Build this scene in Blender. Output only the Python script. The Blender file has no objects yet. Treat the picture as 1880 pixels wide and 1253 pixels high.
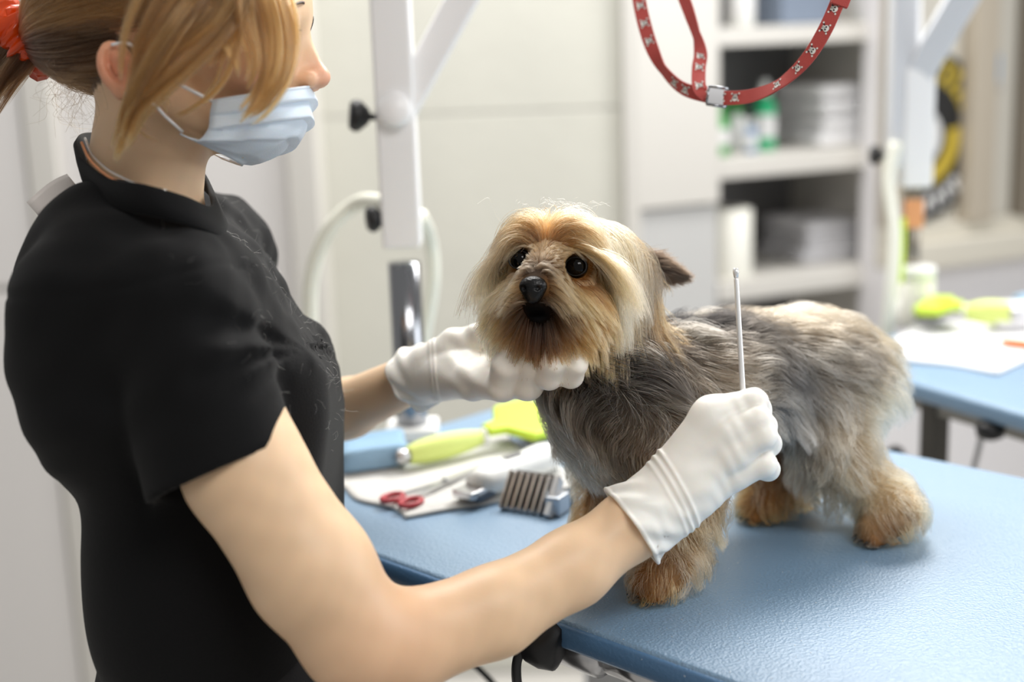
import bpy, bmesh, math, random
import numpy as np
from mathutils import Vector, Matrix
from mathutils.kdtree import KDTree

# ------------------------------------------------------------------ camera
F_PX = 2611.0                      # 50 mm lens on a 36 mm sensor, frame 1880 px wide
PITCH = math.atan((626.5 - 40.0) / F_PX)
ROLL = math.radians(2.0)
CAM = np.array([0.0, 0.0, 1.385])
FWD = np.array([0.0, math.cos(PITCH), -math.sin(PITCH)])
_r0 = np.array([1.0, 0.0, 0.0]); _u0 = np.cross(_r0, FWD)
RIGHT = _r0 * math.cos(ROLL) - _u0 * math.sin(ROLL)
UP = _u0 * math.cos(ROLL) + _r0 * math.sin(ROLL)
scene = bpy.context.scene
col = scene.collection
cd = bpy.data.cameras.new('camera'); cam = bpy.data.objects.new('camera', cd); col.objects.link(cam)
cd.lens = 50.0; cd.sensor_width = 36.0; cd.clip_start = 0.05; cd.clip_end = 60
m = Matrix.Identity(4)
for i in range(3):
    m[i][0] = RIGHT[i]; m[i][1] = UP[i]; m[i][2] = -FWD[i]; m[i][3] = CAM[i]
cam.matrix_world = m
cd.dof.use_dof = True; cd.dof.focus_distance = 1.125; cd.dof.aperture_fstop = 2.5
scene.camera = cam

# ------------------------------------------------------------------ light
scene.view_settings.view_transform = 'Standard'
scene.view_settings.look = 'None'
scene.view_settings.gamma = 1.0
scene.view_settings.use_curve_mapping = False
scene.view_settings.exposure = 0.26
w = bpy.data.worlds.new('room_light'); scene.world = w; w.use_nodes = True
w.node_tree.nodes['Background'].inputs['Color'].default_value = (1.0, 0.985, 0.96, 1)
w.node_tree.nodes['Background'].inputs['Strength'].default_value = 0.30
def area_light(name, loc, target, sx, sy, energy, color=(1, 1, 1)):
    l = bpy.data.lights.new(name, 'AREA'); l.shape = 'RECTANGLE'; l.size = sx; l.size_y = sy
    l.energy = energy; l.color = color
    o = bpy.data.objects.new(name, l); col.objects.link(o); o.location = loc
    o.rotation_euler = (Vector(target) - Vector(loc)).to_track_quat('-Z', 'Y').to_euler()
    return o
# ceiling panels of the salon and the daylight of the window on the right
area_light('ceiling_lamp_behind_table', (0.85, 2.5, 2.45), (0.3, 1.15, 0.92), 0.9, 0.5, 41, (1.0, 0.98, 0.95))
area_light('ceiling_lamp_middle', (-0.25, 2.3, 2.78), (0.0, 1.4, 0.9), 1.2, 0.6, 36, (1.0, 0.98, 0.95))
area_light('ceiling_lamp_near', (0.8, -0.2, 2.7), (0.35, 1.1, 0.95), 1.2, 0.6, 19, (1.0, 0.98, 0.95))
area_light('window_daylight', (2.5, 1.2, 1.7), (0.2, 1.2, 1.0), 1.4, 1.2, 22, (0.94, 0.97, 1.0))

# ------------------------------------------------------------------ picture geometry helpers (authoring only)
def ray(x, y): return FWD + RIGHT * ((x - 940.0) / F_PX) - UP * ((y - 626.5) / F_PX)
def P(x, y, d): return CAM + ray(x, y) * d
def onz(x, y, z):
    r = ray(x, y); return CAM + r * ((z - CAM[2]) / r[2])
def px(r, d): return r * d / F_PX          # length in metres of r pixels at depth d

def lin(c):
    c = np.asarray(c, float) / 255.0
    return np.where(c <= 0.04045, c / 12.92, ((c + 0.055) / 1.055) ** 2.4)
def rgba(c): return tuple(float(v) for v in lin(c)) + (1.0,)

# ------------------------------------------------------------------ materials
MATS = {}
def mat(name, c, rough=0.5, metal=0.0, spec=0.5, bump=None, var=None, sss=0.0, sss_r=(1, .4, .2), coat=0.0, trans=0.0, sheen=0.0, alpha=None):
    """c sRGB 0-255; bump=(scale, strength, distance); var=(scale, amount) tonal variation of the colour itself"""
    if name in MATS: return MATS[name]
    M = bpy.data.materials.new(name); M.use_nodes = True
    nt = M.node_tree; b = nt.nodes['Principled BSDF']
    b.inputs['Base Color'].default_value = rgba(c)
    b.inputs['Roughness'].default_value = rough; b.inputs['Metallic'].default_value = metal
    b.inputs['Specular IOR Level'].default_value = spec
    b.inputs['Coat Weight'].default_value = coat; b.inputs['Coat Roughness'].default_value = .3
    b.inputs['Transmission Weight'].default_value = trans
    if sheen: b.inputs['Sheen Weight'].default_value = sheen
    if sss:
        b.inputs['Subsurface Weight'].default_value = sss
        b.inputs['Subsurface Radius'].default_value = sss_r
        b.inputs['Subsurface Scale'].default_value = 0.004
    tc = nt.nodes.new('ShaderNodeTexCoord')
    if var:
        n = nt.nodes.new('ShaderNodeTexNoise'); n.inputs['Scale'].default_value = var[0]; n.inputs['Detail'].default_value = 6
        nt.links.new(tc.outputs['Object'], n.inputs['Vector'])
        mx = nt.nodes.new('ShaderNodeMix'); mx.data_type = 'RGBA'
        a = lin(c); lo = np.clip(a * (1 - var[1]), 0, 1); hi = np.clip(a * (1 + var[1]), 0, 1)
        mx.inputs[6].default_value = (*lo, 1); mx.inputs[7].default_value = (*hi, 1)
        nt.links.new(n.outputs['Fac'], mx.inputs[0]); nt.links.new(mx.outputs[2], b.inputs['Base Color'])
    if bump:
        n2 = nt.nodes.new('ShaderNodeTexNoise'); n2.inputs['Scale'].default_value = bump[0]; n2.inputs['Detail'].default_value = 3
        nt.links.new(tc.outputs['Object'], n2.inputs['Vector'])
        bp = nt.nodes.new('ShaderNodeBump'); bp.inputs['Strength'].default_value = bump[1]; bp.inputs['Distance'].default_value = bump[2]
        nt.links.new(n2.outputs['Fac'], bp.inputs['Height']); nt.links.new(bp.outputs['Normal'], b.inputs['Normal'])
    MATS[name] = M
    return M
def vcol_mat(name, attr, rough=0.6, spec=0.3, sss=0.0, bump=None):
    M = mat(name, (128, 128, 128), rough, spec=spec, sss=sss, bump=bump)
    nt = M.node_tree; a = nt.nodes.new('ShaderNodeAttribute'); a.attribute_name = attr
    nt.links.new(a.outputs['Color'], nt.nodes['Principled BSDF'].inputs['Base Color'])
    return M
def hair_mat(name, attr, rough=0.35, rrough=0.6, gam=1.35):
    M = bpy.data.materials.new(name); M.use_nodes = True; nt = M.node_tree
    nt.nodes.remove(nt.nodes['Principled BSDF'])
    h = nt.nodes.new('ShaderNodeBsdfHairPrincipled'); h.model = 'CHIANG'; h.parametrization = 'COLOR'
    h.inputs['Roughness'].default_value = rough; h.inputs['Radial Roughness'].default_value = rrough
    a = nt.nodes.new('ShaderNodeAttribute'); a.attribute_name = attr
    g = nt.nodes.new('ShaderNodeGamma'); g.inputs['Gamma'].default_value = gam; nt.links.new(a.outputs['Color'], g.inputs['Color']); nt.links.new(g.outputs['Color'], h.inputs['Color'])
    nt.links.new(h.outputs[0], nt.nodes['Material Output'].inputs['Surface'])
    return M

# ------------------------------------------------------------------ object helpers
def tag(o, label=None, cat=None, group=None, kind=None):
    if label: o['label'] = label
    if cat: o['category'] = cat
    if group: o['group'] = group
    if kind: o['kind'] = kind
    return o
def empty(name, loc, label=None, cat=None, group=None):
    o = bpy.data.objects.new(name, None); col.objects.link(o); o.location = Vector(loc); o.empty_display_size = 0.05
    o['_l'] = 1; del o['_l']
    return tag(o, label, cat, group)
def link(o, parent):
    col.objects.link(o)
    if parent is not None:
        o.parent = parent
        o.matrix_parent_inverse = Matrix.Translation(parent.location).inverted() if parent.parent is None else Matrix.Identity(4)
    return o
def build(name, verts, faces, material, parent=None, smooth=True, bevel=0.0, segs=2, subsurf=0, solid=0.0):
    me = bpy.data.meshes.new(name)
    me.from_pydata([tuple(map(float, v)) for v in verts], [], [tuple(int(i) for i in f) for f in faces]); me.update()
    return finish(name, me, material, parent, smooth, bevel, segs, subsurf, solid)
def finish(name, me, material, parent=None, smooth=True, bevel=0.0, segs=2, subsurf=0, solid=0.0):
    for mm in (material if isinstance(material, (list, tuple)) else [material]): me.materials.append(mm)
    me.polygons.foreach_set('use_smooth', [smooth] * len(me.polygons)); me.update()
    o = bpy.data.objects.new(name, me); link(o, parent)
    if solid:
        s = o.modifiers.new('thickness', 'SOLIDIFY'); s.thickness = solid; s.offset = 0
    if bevel:
        b = o.modifiers.new('bevel', 'BEVEL'); b.width = bevel; b.segments = segs; b.limit_method = 'ANGLE'; b.angle_limit = 0.7
        o.modifiers.new('wn', 'WEIGHTED_NORMAL')
    if subsurf:
        s = o.modifiers.new('sub', 'SUBSURF'); s.levels = subsurf; s.render_levels = subsurf
    return o
class MB:
    """collects simple solids into one mesh"""
    def __init__(self): self.v = []; self.f = []; self.mi = []; self.cur = 0
    def add(self, v, f):
        n = len(self.v); self.v += [tuple(map(float, q)) for q in v]; self.f += [tuple(i + n for i in q) for q in f]; self.mi += [self.cur] * len(f); return self
    def box(self, c, ax, ay, az):
        """c centre, ax ay az half-extent vectors"""
        c, ax, ay, az = map(np.asarray, (c, ax, ay, az)); v = []
        for k in (-1, 1):
            for j in (-1, 1):
                for i in (-1, 1): v.append(c + i * ax + j * ay + k * az)
        f = [(0, 2, 3, 1), (4, 5, 7, 6), (0, 1, 5, 4), (2, 6, 7, 3), (0, 4, 6, 2), (1, 3, 7, 5)]
        if np.dot(np.cross(ax, ay), az) < 0: f = [tuple(reversed(q)) for q in f]
        return self.add(v, f)
    def tube(self, pts, r, n=10, closed=False, caps=True, squash=1.0, ref=None):
        pts = [np.asarray(p, float) for p in pts]; k = len(pts); rs = r if hasattr(r, '__len__') else [r] * k
        v = []; f = []; N = None
        for i in range(k):
            if closed: t = pts[(i + 1) % k] - pts[i - 1]
            else: t = pts[min(i + 1, k - 1)] - pts[max(i - 1, 0)]
            t = t / (np.linalg.norm(t) + 1e-12)
            if ref is not None: N = np.asarray(ref, float)
            elif N is None: N = np.array([0, 0, 1.0]) if abs(t[2]) < 0.9 else np.array([1.0, 0, 0])
            N = N - t * np.dot(N, t); N = N / (np.linalg.norm(N) + 1e-12); B = np.cross(t, N)
            for j in range(n):
                a = 2 * math.pi * j / n; v.append(pts[i] + rs[i] * (math.cos(a) * N + squash * math.sin(a) * B))
        for i in range(k if closed else k - 1):
            i2 = (i + 1) % k
            for j in range(n): f.append((i * n + j, i * n + (j + 1) % n, i2 * n + (j + 1) % n, i2 * n + j))
        if caps and not closed:
            f.append(tuple(reversed(range(n)))); f.append(tuple(range((k - 1) * n, k * n)))
        return self.add(v, f)
    def lathe(self, base, axis, prof, n=20):
        """prof list of (r, h) from bottom to top, about base+axis*h"""
        base, axis = np.asarray(base, float), np.asarray(axis, float); axis = axis / np.linalg.norm(axis)
        N = np.cross(axis, [0.3, 0.9, 0.2]); N /= np.linalg.norm(N); B = np.cross(axis, N); v = []; f = []
        for r, h in prof:
            for j in range(n):
                a = 2 * math.pi * j / n; v.append(base + axis * h + r * (math.cos(a) * N + math.sin(a) * B))
        for i in range(len(prof) - 1):
            for j in range(n): f.append((i * n + j, i * n + (j + 1) % n, (i + 1) * n + (j + 1) % n, (i + 1) * n + j))
        f.append(tuple(reversed(range(n)))); k = len(prof) - 1; f.append(tuple(range(k * n, k * n + n)))
        return self.add(v, f)
    def prism(self, outline, h):
        """outline list of 3D points (a loop), extruded by vector h"""
        o = [np.asarray(p, float) for p in outline]; h = np.asarray(h, float); n = len(o)
        v = o + [p + h for p in o]; f = [tuple(range(n)), tuple(reversed(range(n, 2 * n)))]
        for i in range(n): f.append((i, i + n, (i + 1) % n + n, (i + 1) % n))
        nrm = sum((np.cross(o[i] - o[0], o[(i + 1) % n] - o[0]) for i in range(n)), np.zeros(3))
        if np.dot(nrm, h) > 0: f = [tuple(reversed(q)) for q in f]
        return self.add(v, f)
    def build(self, name, material, parent=None, **k):
        o = build(name, self.v, self.f, material, parent, **k)
        if isinstance(material, (list, tuple)): o.data.polygons.foreach_set('material_index', self.mi)
        return o
def bez(pts, n=24):
    """Catmull-Rom through pts"""
    p = [np.asarray(q, float) for q in pts]; p = [2 * p[0] - p[1]] + p + [2 * p[-1] - p[-2]]; out = []
    segs = len(p) - 3
    for i in range(n):
        t = i / (n - 1) * segs; k = min(int(t), segs - 1); t -= k; a, b, c, d = p[k:k + 4]
        out.append(0.5 * (2 * b + (c - a) * t + (2 * a - 5 * b + 4 * c - d) * t * t + (3 * b - a - 3 * c + d) * t ** 3))
    return out

# ------------------------------------------------------------------ implicit surfaces
def rcone(p, a, b, ra, rb):
    a = np.asarray(a, np.float32); b = np.asarray(b, np.float32); ba = b - a
    t = np.clip(((p - a) @ ba) / (ba @ ba + 1e-12), 0, 1)
    return np.linalg.norm(p - a - t[:, None] * ba, axis=1) - (ra + (rb - ra) * t)
def sph(p, c, r): return np.linalg.norm(p - np.asarray(c, np.float32), axis=1) - r
def ell(p, c, R, rad):
    """R rows = unit axes"""
    q = (p - np.asarray(c, np.float32)) @ np.asarray(R, np.float32).T; rad = np.asarray(rad, np.float32)
    k0 = np.linalg.norm(q / rad, axis=1); k1 = np.linalg.norm(q / rad ** 2, axis=1)
    return k0 * (k0 - 1) / (k1 + 1e-9)
def smin(a, b, k):
    h = np.clip(0.5 + 0.5 * (b - a) / k, 0, 1); return b + (a - b) * h - k * h * (1 - h)
def smax(a, b, k): return -smin(-a, -b, k)
def local(p, c, R, fn):
    """evaluate fn only inside the ball c, R; outside give a safe lower bound"""
    r = np.linalg.norm(p - np.asarray(c, np.float32), axis=1); m_ = r < R; out = (r - R + .05).astype(np.float32)
    if m_.any(): out[m_] = fn(p[m_])
    return out
def frame(f, u):
    f = np.asarray(f, float); f = f / np.linalg.norm(f); u = np.asarray(u, float); u = u - f * np.dot(u, f); u /= np.linalg.norm(u)
    return np.array([f, u, np.cross(f, u)])
CAMR = np.array([RIGHT, UP, FWD])
def vnoise(p, s, seed=0):
    """cheap smooth pseudo-noise in -1..1"""
    q = p * s
    return (np.sin(q[:, 0] * 1.7 + q[:, 1] * 2.3 + seed) * np.cos(q[:, 2] * 2.1 - q[:, 0] * 1.3 + seed * 1.7) + np.sin(q[:, 2] * 1.9 + q[:, 1] * 1.1 + seed * .7 + 1.3 * np.sin(q[:, 0]))) * 0.5
def field(fn, lo, hi, h):
    lo = np.asarray(lo, float); n = (np.ceil((np.asarray(hi) - lo) / h).astype(int) // 4 + 1) * 4 + 1
    ax = [lo[i] + h * np.arange(n[i]) for i in range(3)]
    cx = [a[::4] for a in ax]
    G = np.stack(np.meshgrid(*cx, indexing='ij'), -1).reshape(-1, 3).astype(np.float32)
    V = fn(G).reshape([len(a) for a in cx])
    near = np.abs(V) < 4 * h * 2.2
    # cells around near coarse points
    m_ = near.copy()
    for a in range(3):
        m_[tuple(slice(1, None) if i == a else slice(None) for i in range(3))] |= near[tuple(slice(None, -1) if i == a else slice(None) for i in range(3))]
        m_[tuple(slice(None, -1) if i == a else slice(None) for i in range(3))] |= near[tuple(slice(1, None) if i == a else slice(None) for i in range(3))]
        near = m_.copy()
    idx = [np.minimum((np.arange(k) + 2) // 4, len(c) - 1) for k, c in zip(n, cx)]
    full = V[np.ix_(*idx)].astype(np.float32)
    mask = near[np.ix_(*idx)]
    I = np.argwhere(mask)
    pts = np.stack([ax[k][I[:, k]] for k in range(3)], -1).astype(np.float32)
    vals = np.concatenate([fn(c) for c in np.array_split(pts, max(1, len(pts) // 400000))])
    full[mask] = vals
    full[0] = full[-1] = 1; full[:, 0] = full[:, -1] = 1; full[:, :, 0] = full[:, :, -1] = 1
    return full, lo
def nets(V, lo, h):
    s = V < 0; nx, ny, nz = V.shape
    c = np.zeros((nx - 1, ny - 1, nz - 1), np.int8)
    for i in (0, 1):
        for j in (0, 1):
            for k in (0, 1): c += s[i:nx - 1 + i, j:ny - 1 + j, k:nz - 1 + k]
    act = (c > 0) & (c < 8); A = np.argwhere(act); ids = -np.ones(act.shape, np.int64); ids[act] = np.arange(len(A))
    acc = np.zeros((len(A), 3)); cnt = np.zeros(len(A))
    cor = [(i, j, k) for i in (0, 1) for j in (0, 1) for k in (0, 1)]
    for a in cor:
        for ax in range(3):
            if a[ax] == 0:
                b = list(a); b[ax] = 1
                va = V[A[:, 0] + a[0], A[:, 1] + a[1], A[:, 2] + a[2]]; vb = V[A[:, 0] + b[0], A[:, 1] + b[1], A[:, 2] + b[2]]
                x = (va < 0) != (vb < 0); t = np.where(x, va / np.where(va == vb, 1, va - vb), 0)
                pt = np.repeat(np.array(a, float)[None], len(A), 0); pt[:, ax] += t
                acc[x] += pt[x]; cnt[x] += 1
    verts = lo + h * (A + acc / cnt[:, None])
    faces = []
    for ax in range(3):
        u, v_ = (ax + 1) % 3, (ax + 2) % 3
        sl0 = [slice(1, -1)] * 3; sl1 = [slice(1, -1)] * 3; sl0[ax] = slice(0, -1); sl1[ax] = slice(1, None)
        a0 = s[tuple(sl0)]; a1 = s[tuple(sl1)]; E = np.argwhere(a0 != a1); fl = a0[tuple(E.T)]
        off = np.ones(3, int); off[ax] = 0; E = E + off
        du = np.zeros(3, int); du[u] = 1; dv = np.zeros(3, int); dv[v_] = 1
        q = np.stack([ids[tuple((E - du - dv).T)], ids[tuple((E - dv).T)], ids[tuple(E.T)], ids[tuple((E - du).T)]], 1)
        q[~fl] = q[~fl][:, ::-1]; faces.append(q)
    faces = np.concatenate(faces); faces = faces[(faces >= 0).all(1)]
    return verts, faces
def sdf_mesh(name, fn, lo, hi, h, relax=1):
    V, l = field(fn, lo, hi, h); v, f = nets(V, l, h)
    for _ in range(relax):          # pull the net onto the surface
        p = v.astype(np.float32); e = h * 0.4; d0 = fn(p)
        g = np.stack([fn(p + np.eye(3, dtype=np.float32)[i] * e) - d0 for i in range(3)], 1) / e
        gn = (g ** 2).sum(1, keepdims=True); v = v - np.clip(d0, -h, h)[:, None] * g / np.maximum(gn, 0.3)
    me = bpy.data.meshes.new(name); me.vertices.add(len(v)); me.vertices.foreach_set('co', v.astype(np.float32).ravel())
    me.loops.add(4 * len(f)); me.loops.foreach_set('vertex_index', f.astype(np.int32).ravel())
    me.polygons.add(len(f)); me.polygons.foreach_set('loop_start', np.arange(0, 4 * len(f), 4, dtype=np.int32))
    me.update(calc_edges=True); me.validate()
    return me, v, f
def paint(me, attr, colors):
    a = me.attributes.new(attr, 'FLOAT_COLOR', 'POINT'); c = np.ones((len(me.vertices), 4), np.float32); c[:, :3] = colors
    a.data.foreach_set('color', c.ravel())

# ------------------------------------------------------------------ hair
class Grid:
    def __init__(self, fn, lo, hi, h):
        self.h = h; self.lo = np.asarray(lo, float); n = np.ceil((np.asarray(hi) - self.lo) / h).astype(int) + 1
        G = np.stack(np.meshgrid(*[self.lo[i] + h * np.arange(n[i]) for i in range(3)], indexing='ij'), -1).reshape(-1, 3).astype(np.float32)
        V = np.concatenate([fn(c) for c in np.array_split(G, max(1, len(G) // 400000))]).reshape(n); self.n = n
        g = np.gradient(V, h); self.T = np.stack([V] + list(g), -1).astype(np.float32)
    def __call__(self, p):
        q = np.clip((p - self.lo) / self.h, 0, self.n - 1.001); i = q.astype(int); f = (q - i)[:, :, None]
        T = self.T; out = 0
        for a in (0, 1):
            for b in (0, 1):
                for c in (0, 1):
                    wt = (f[:, 0] if a else 1 - f[:, 0]) * (f[:, 1] if b else 1 - f[:, 1]) * (f[:, 2] if c else 1 - f[:, 2])
                    out = out + T[i[:, 0] + a, i[:, 1] + b, i[:, 2] + c] * wt
        g = out[:, 1:]; g = g / (np.linalg.norm(g, axis=1, keepdims=True) + 1e-9)
        return out[:, 0], g
def unit(v): return v / (np.linalg.norm(v, axis=-1, keepdims=True) + 1e-9)
def scatter(v, f, n, rng, weight=None):
    t = np.concatenate([f[:, [0, 1, 2]], f[:, [0, 2, 3]]]); a, b, c = v[t[:, 0]], v[t[:, 1]], v[t[:, 2]]
    ar = np.linalg.norm(np.cross(b - a, c - a), axis=1)
    if weight is not None: ar = ar * weight((a + b + c) / 3)
    k = rng.choice(len(t), n, p=ar / ar.sum()); r1 = np.sqrt(rng.random(n))[:, None]; r2 = rng.random(n)[:, None]
    return a[k] * (1 - r1) + b[k] * r1 * (1 - r2) + c[k] * r1 * r2
def grow(roots, grid, flow, length, rng, nseg=8, lift=0.25, stiff=0.75, gravity=0.3, clear=0.004, wander=0.12):
    n = len(roots); sd, nr = grid(roots); L = length / (nseg - 1)
    lift = np.broadcast_to(np.asarray(lift, float), (n,))[:, None]
    stiff = np.broadcast_to(np.asarray(stiff, float), (n,))[:, None]
    gravity = np.broadcast_to(np.asarray(gravity, float), (n,))[:, None]
    clear = np.broadcast_to(np.asarray(clear, float), (n,))
    d = unit(unit(flow(roots)) * (1 - lift) + nr * lift + rng.normal(0, wander, (n, 3)))
    pts = np.zeros((n, nseg, 3)); p = roots.copy(); pts[:, 0] = p
    for k in range(1, nseg):
        p = p + d * L[:, None]; sd, g = grid(p); want = clear * min(1.0, k / 2.0)
        push = np.clip(want - sd, 0, 0.02); p = p + g * push[:, None]
        seg = p - pts[:, k - 1]; p = pts[:, k - 1] + unit(seg) * L[:, None]; pts[:, k] = p
        d = unit(unit(p - pts[:, k - 1]) * stiff + unit(flow(p)) * (1 - stiff) + np.array([0, 0, -1.0]) * gravity * k / nseg + rng.normal(0, wander * 0.35, (n, 3)))
    return pts
def clump(pts, rng, ratio=0.05, amount=0.7, power=1.5, rad=None):
    n, k, _ = pts.shape; gi = rng.choice(n, max(2, int(n * ratio)), replace=False)
    kd = KDTree(len(gi))
    for j, i in enumerate(gi): kd.insert(Vector(pts[i, 0]), j)
    kd.balance(); near = np.array([kd.find(Vector(q))[1] for q in pts[:, 0]]); G = pts[gi][near]
    wt = (np.linspace(0, 1, k) ** power)[None, :, None] * amount * rng.uniform(0.5, 1.0, (n, 1, 1))
    return pts * (1 - wt) + (G + (pts[:, :1] - G[:, :1]) * 0.25) * wt, near
def make_hair(name, pts, colr, colt, r0, r1, material, parent, mid=0.5):
    n, k, _ = pts.shape; hc = bpy.data.hair_curves.new(name); hc.add_curves([k] * n)
    off = np.array(parent.location) if parent is not None else np.zeros(3)
    hc.attributes['position'].data.foreach_set('vector', pts.reshape(-1, 3).astype(np.float32).ravel())
    t = np.linspace(0, 1, k)[None, :]
    r0 = np.broadcast_to(np.asarray(r0, float).reshape(-1, 1), (n, 1))
    rad = r0 * (1 - t) ** 0.7 + r1 * (1 - (1 - t) ** 0.7)
    a = hc.attributes.get('radius') or hc.attributes.new('radius', 'FLOAT', 'POINT'); a.data.foreach_set('value', rad.astype(np.float32).ravel())
    cc = np.ones((n, k, 4), np.float32); tt = (t[:, :, None]) ** mid; cc[:, :, :3] = colr[:, None] * (1 - tt) + colt[:, None] * tt
    a = hc.attributes.new('tint', 'FLOAT_COLOR', 'POINT'); a.data.foreach_set('color', cc.ravel())
    hc.materials.append(material); o = bpy.data.objects.new(name, hc); link(o, parent); return o
def blobs(p, table):
    """soft blend of colours placed at points on the animal: table rows (point, radius, root colour, tip colour)"""
    W = 0; A = 0; B = 0
    for c, r, ca, cb in table:
        wgt = np.exp(-((np.linalg.norm(p - c, axis=1) / r) ** 2))[:, None] + 1e-7
        W = W + wgt; A = A + wgt * lin(ca); B = B + wgt * lin(cb)
    return A / W, B / W

# ================================================================== THE ROOM
def onplane(x, y, pt, n):
    r = ray(x, y); n = np.asarray(n, float); return CAM + r * (np.dot(np.asarray(pt) - CAM, n) / np.dot(r, n))
Z = np.array([0, 0, 1.0])
concrete = mat('concrete', (204, 203, 193), 0.75, var=(3.5, 0.10), bump=(40, 0.15, 0.004))
white_paint = mat('white_paint', (220, 217, 215), 0.45, var=(2, 0.02))
white_lam = mat('white_laminate', (208, 205, 199), 0.35)
grey_lam = mat('grey_laminate', (196, 196, 195), 0.5)
dark_lam = mat('dark_laminate', (128, 128, 130), 0.55)
beige = mat('beige_frame', (206, 201, 188), 0.5)
tan_frame = mat('tan_frame', (176, 166, 150), 0.5)
floor_m = mat('floor_tile', (190, 187, 182), 0.35, var=(6, 0.06))
seam_m = mat('dark_joint', (190, 188, 184), 0.8)
metal = mat('brushed_steel', (200, 200, 202), 0.28, 1.0)
chrome = mat('chrome', (150, 152, 156), 0.15, 1.0)
white_metal = mat('white_powder_coat', (240, 240, 240), 0.35)
black_pl = mat('black_plastic', (22, 22, 24), 0.45)

b = MB(); b.box((0.3, 1.6, -0.02), (3.6, 0, 0), (0, 3.4, 0), (0, 0, 0.02))
tag(b.build('floor', floor_m, smooth=False), 'pale grey tiled salon floor', kind='structure')
# --- back wall with its concrete slabs
YB = 2.86; nY = (0, 1, 0)
xe = onplane(1143, 205, (0, YB, 0), nY)[0]
b = MB(); b.box(((xe - 3.2) / 2, YB + 0.054, 1.5), ((xe + 3.2) / 2, 0, 0), (0, 0.05, 0), (0, 0, 1.5))
wb = tag(b.build('wall_back', seam_m, smooth=False), 'pale grey concrete slab wall behind the tables', kind='structure')
zs = onplane(940, 205, (0, YB, 0), nY)[2]; x0 = onplane(545, 205, (0, YB, 0), nY)[0]
for (xa, xb) in ((-3.2, x0 - 1.21), (x0 - 1.2, x0), (x0 + 0.004, xe)):
    for (za, zb) in ((0.0, zs - 1.21), (max(0.0, zs - 1.2), zs - 0.0005), (zs + 0.0005, 3.0)):
        if zb - za < 0.05: continue
        b = MB(); b.box(((xa + xb) / 2, YB + 0.015, (za + zb) / 2), ((xb - xa) / 2 - 0.0015, 0, 0), (0, 0.015, 0), (0, 0, (zb - za) / 2 - 0.0015))
        b.build('slab', concrete, wb, smooth=False, bevel=0.002)
b = MB(); b.box((xe + .016, YB + .03, 1.5), (.016, 0, 0), (0, .05, 0), (0, 0, 1.5)); tag(b.build('trim_2', white_lam, smooth=False, bevel=.003), 'white edge strip between concrete wall and shelving', kind='structure')
# --- white door and panelling on the left
YD = 2.78
def py_(x, y): return onplane(x, y, (0, YD, 0), nY)
dx0, dx1 = py_(112, 300)[0], py_(528, 300)[0]
b = MB(); b.box(((dx0 + dx1) / 2, YD + 0.03, 1.1), ((dx1 - dx0) / 2, 0, 0), (0, 0.03, 0), (0, 0, 1.1))
dr = tag(b.build('door_1', white_paint, smooth=False, bevel=0.004), 'flush white door behind the groomer', kind='structure')
b = MB(); b.lathe((dx0 + 0.07, YD, 1.02), (0, -1, 0), [(0.011, 0), (0.011, 0.045)], 12); b.box((dx0 + 0.12, YD - 0.045, 1.02), (0.06, 0, 0), (0, 0.009, 0), (0, 0, 0.009))
b.build('door_handle', metal, dr, bevel=0.003)
b = MB()
b.box((dx1 + 0.03, YD + 0.06, 1.1), (0.03, 0, 0), (0, 0.08, 0), (0, 0, 1.12)); b.box((dx0 - 0.03, YD + 0.06, 1.1), (0.03, 0, 0), (0, 0.08, 0), (0, 0, 1.12))
b.box(((dx0 + dx1) / 2, YD + 0.06, 2.25), ((dx1 - dx0) / 2 + 0.06, 0, 0), (0, 0.08, 0), (0, 0, 0.03))
tag(b.build('trim_1', white_lam, smooth=False, bevel=0.004), 'white frame round the door', kind='structure')
zl = py_(10, 530)[2]
b = MB(); b.box((dx0 - 1.06, YD + 0.03, 1.5), (1.0, 0, 0), (0, 0.03, 0), (0, 0, 1.5))
wl = tag(b.build('wall_left', seam_m, smooth=False), 'white panelled wall left of the door', kind='structure')
for (za, zb) in ((0, zl - 0.006), (zl + 0.006, 3.0)):
    b = MB(); b.box((dx0 - 1.06, YD - 0.006, (za + zb) / 2), (0.995, 0, 0), (0, 0.008, 0), (0, 0, (zb - za) / 2))
    b.build('panel', white_paint, wl, smooth=False, bevel=0.003)

# --- shelving unit, its right side turned away
a25 = math.radians(24); EX = np.array([math.cos(a25), math.sin(a25), 0]); EY = np.array([-math.sin(a25), math.cos(a25), 0])
S0 = P(1160, 300, 2.95); S0[2] = 0
def sx(x, y):
    p = onplane(x, y, S0, EY) - S0; return float(np.dot(p, EX)), float(p[2])
wA = sx(1308, 300)[0]; wB = sx(1632, 300)[0]; DEPTH = 0.36; T = 0.012
su = empty('shelving_unit', S0, 'white shelving unit with one closed door and open grey compartments', 'shelving')
def sbox(x0, x1, y0, y1, z0, z1):
    return S0 + EX * (x0 + x1) / 2 + EY * (y0 + y1) / 2 + Z * (z0 + z1) / 2, EX * (x1 - x0) / 2, EY * (y1 - y0) / 2, Z * (z1 - z0) / 2
def spart(name, m_, *a, **k): return MB().box(*sbox(*a)).build(name, m_, su, smooth=False, bevel=0.002)
HU = 2.3
zdoor = sx(1230, 378)[1]
spart('side_panel', white_lam, 0, 0.018, 0, DEPTH, 0, HU); spart('side_panel', white_lam, wA - 0.009, wA + 0.009, 0, DEPTH, 0, HU); spart('side_panel', white_lam, wB - 0.018, wB, 0, DEPTH, 0, HU)
spart('back_panel', dark_lam, 0.018, wB - 0.018, DEPTH - 0.012, DEPTH, 0, HU)
spart('top_panel', white_lam, 0, wB, 0, DEPTH, HU, HU + 0.02)
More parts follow.
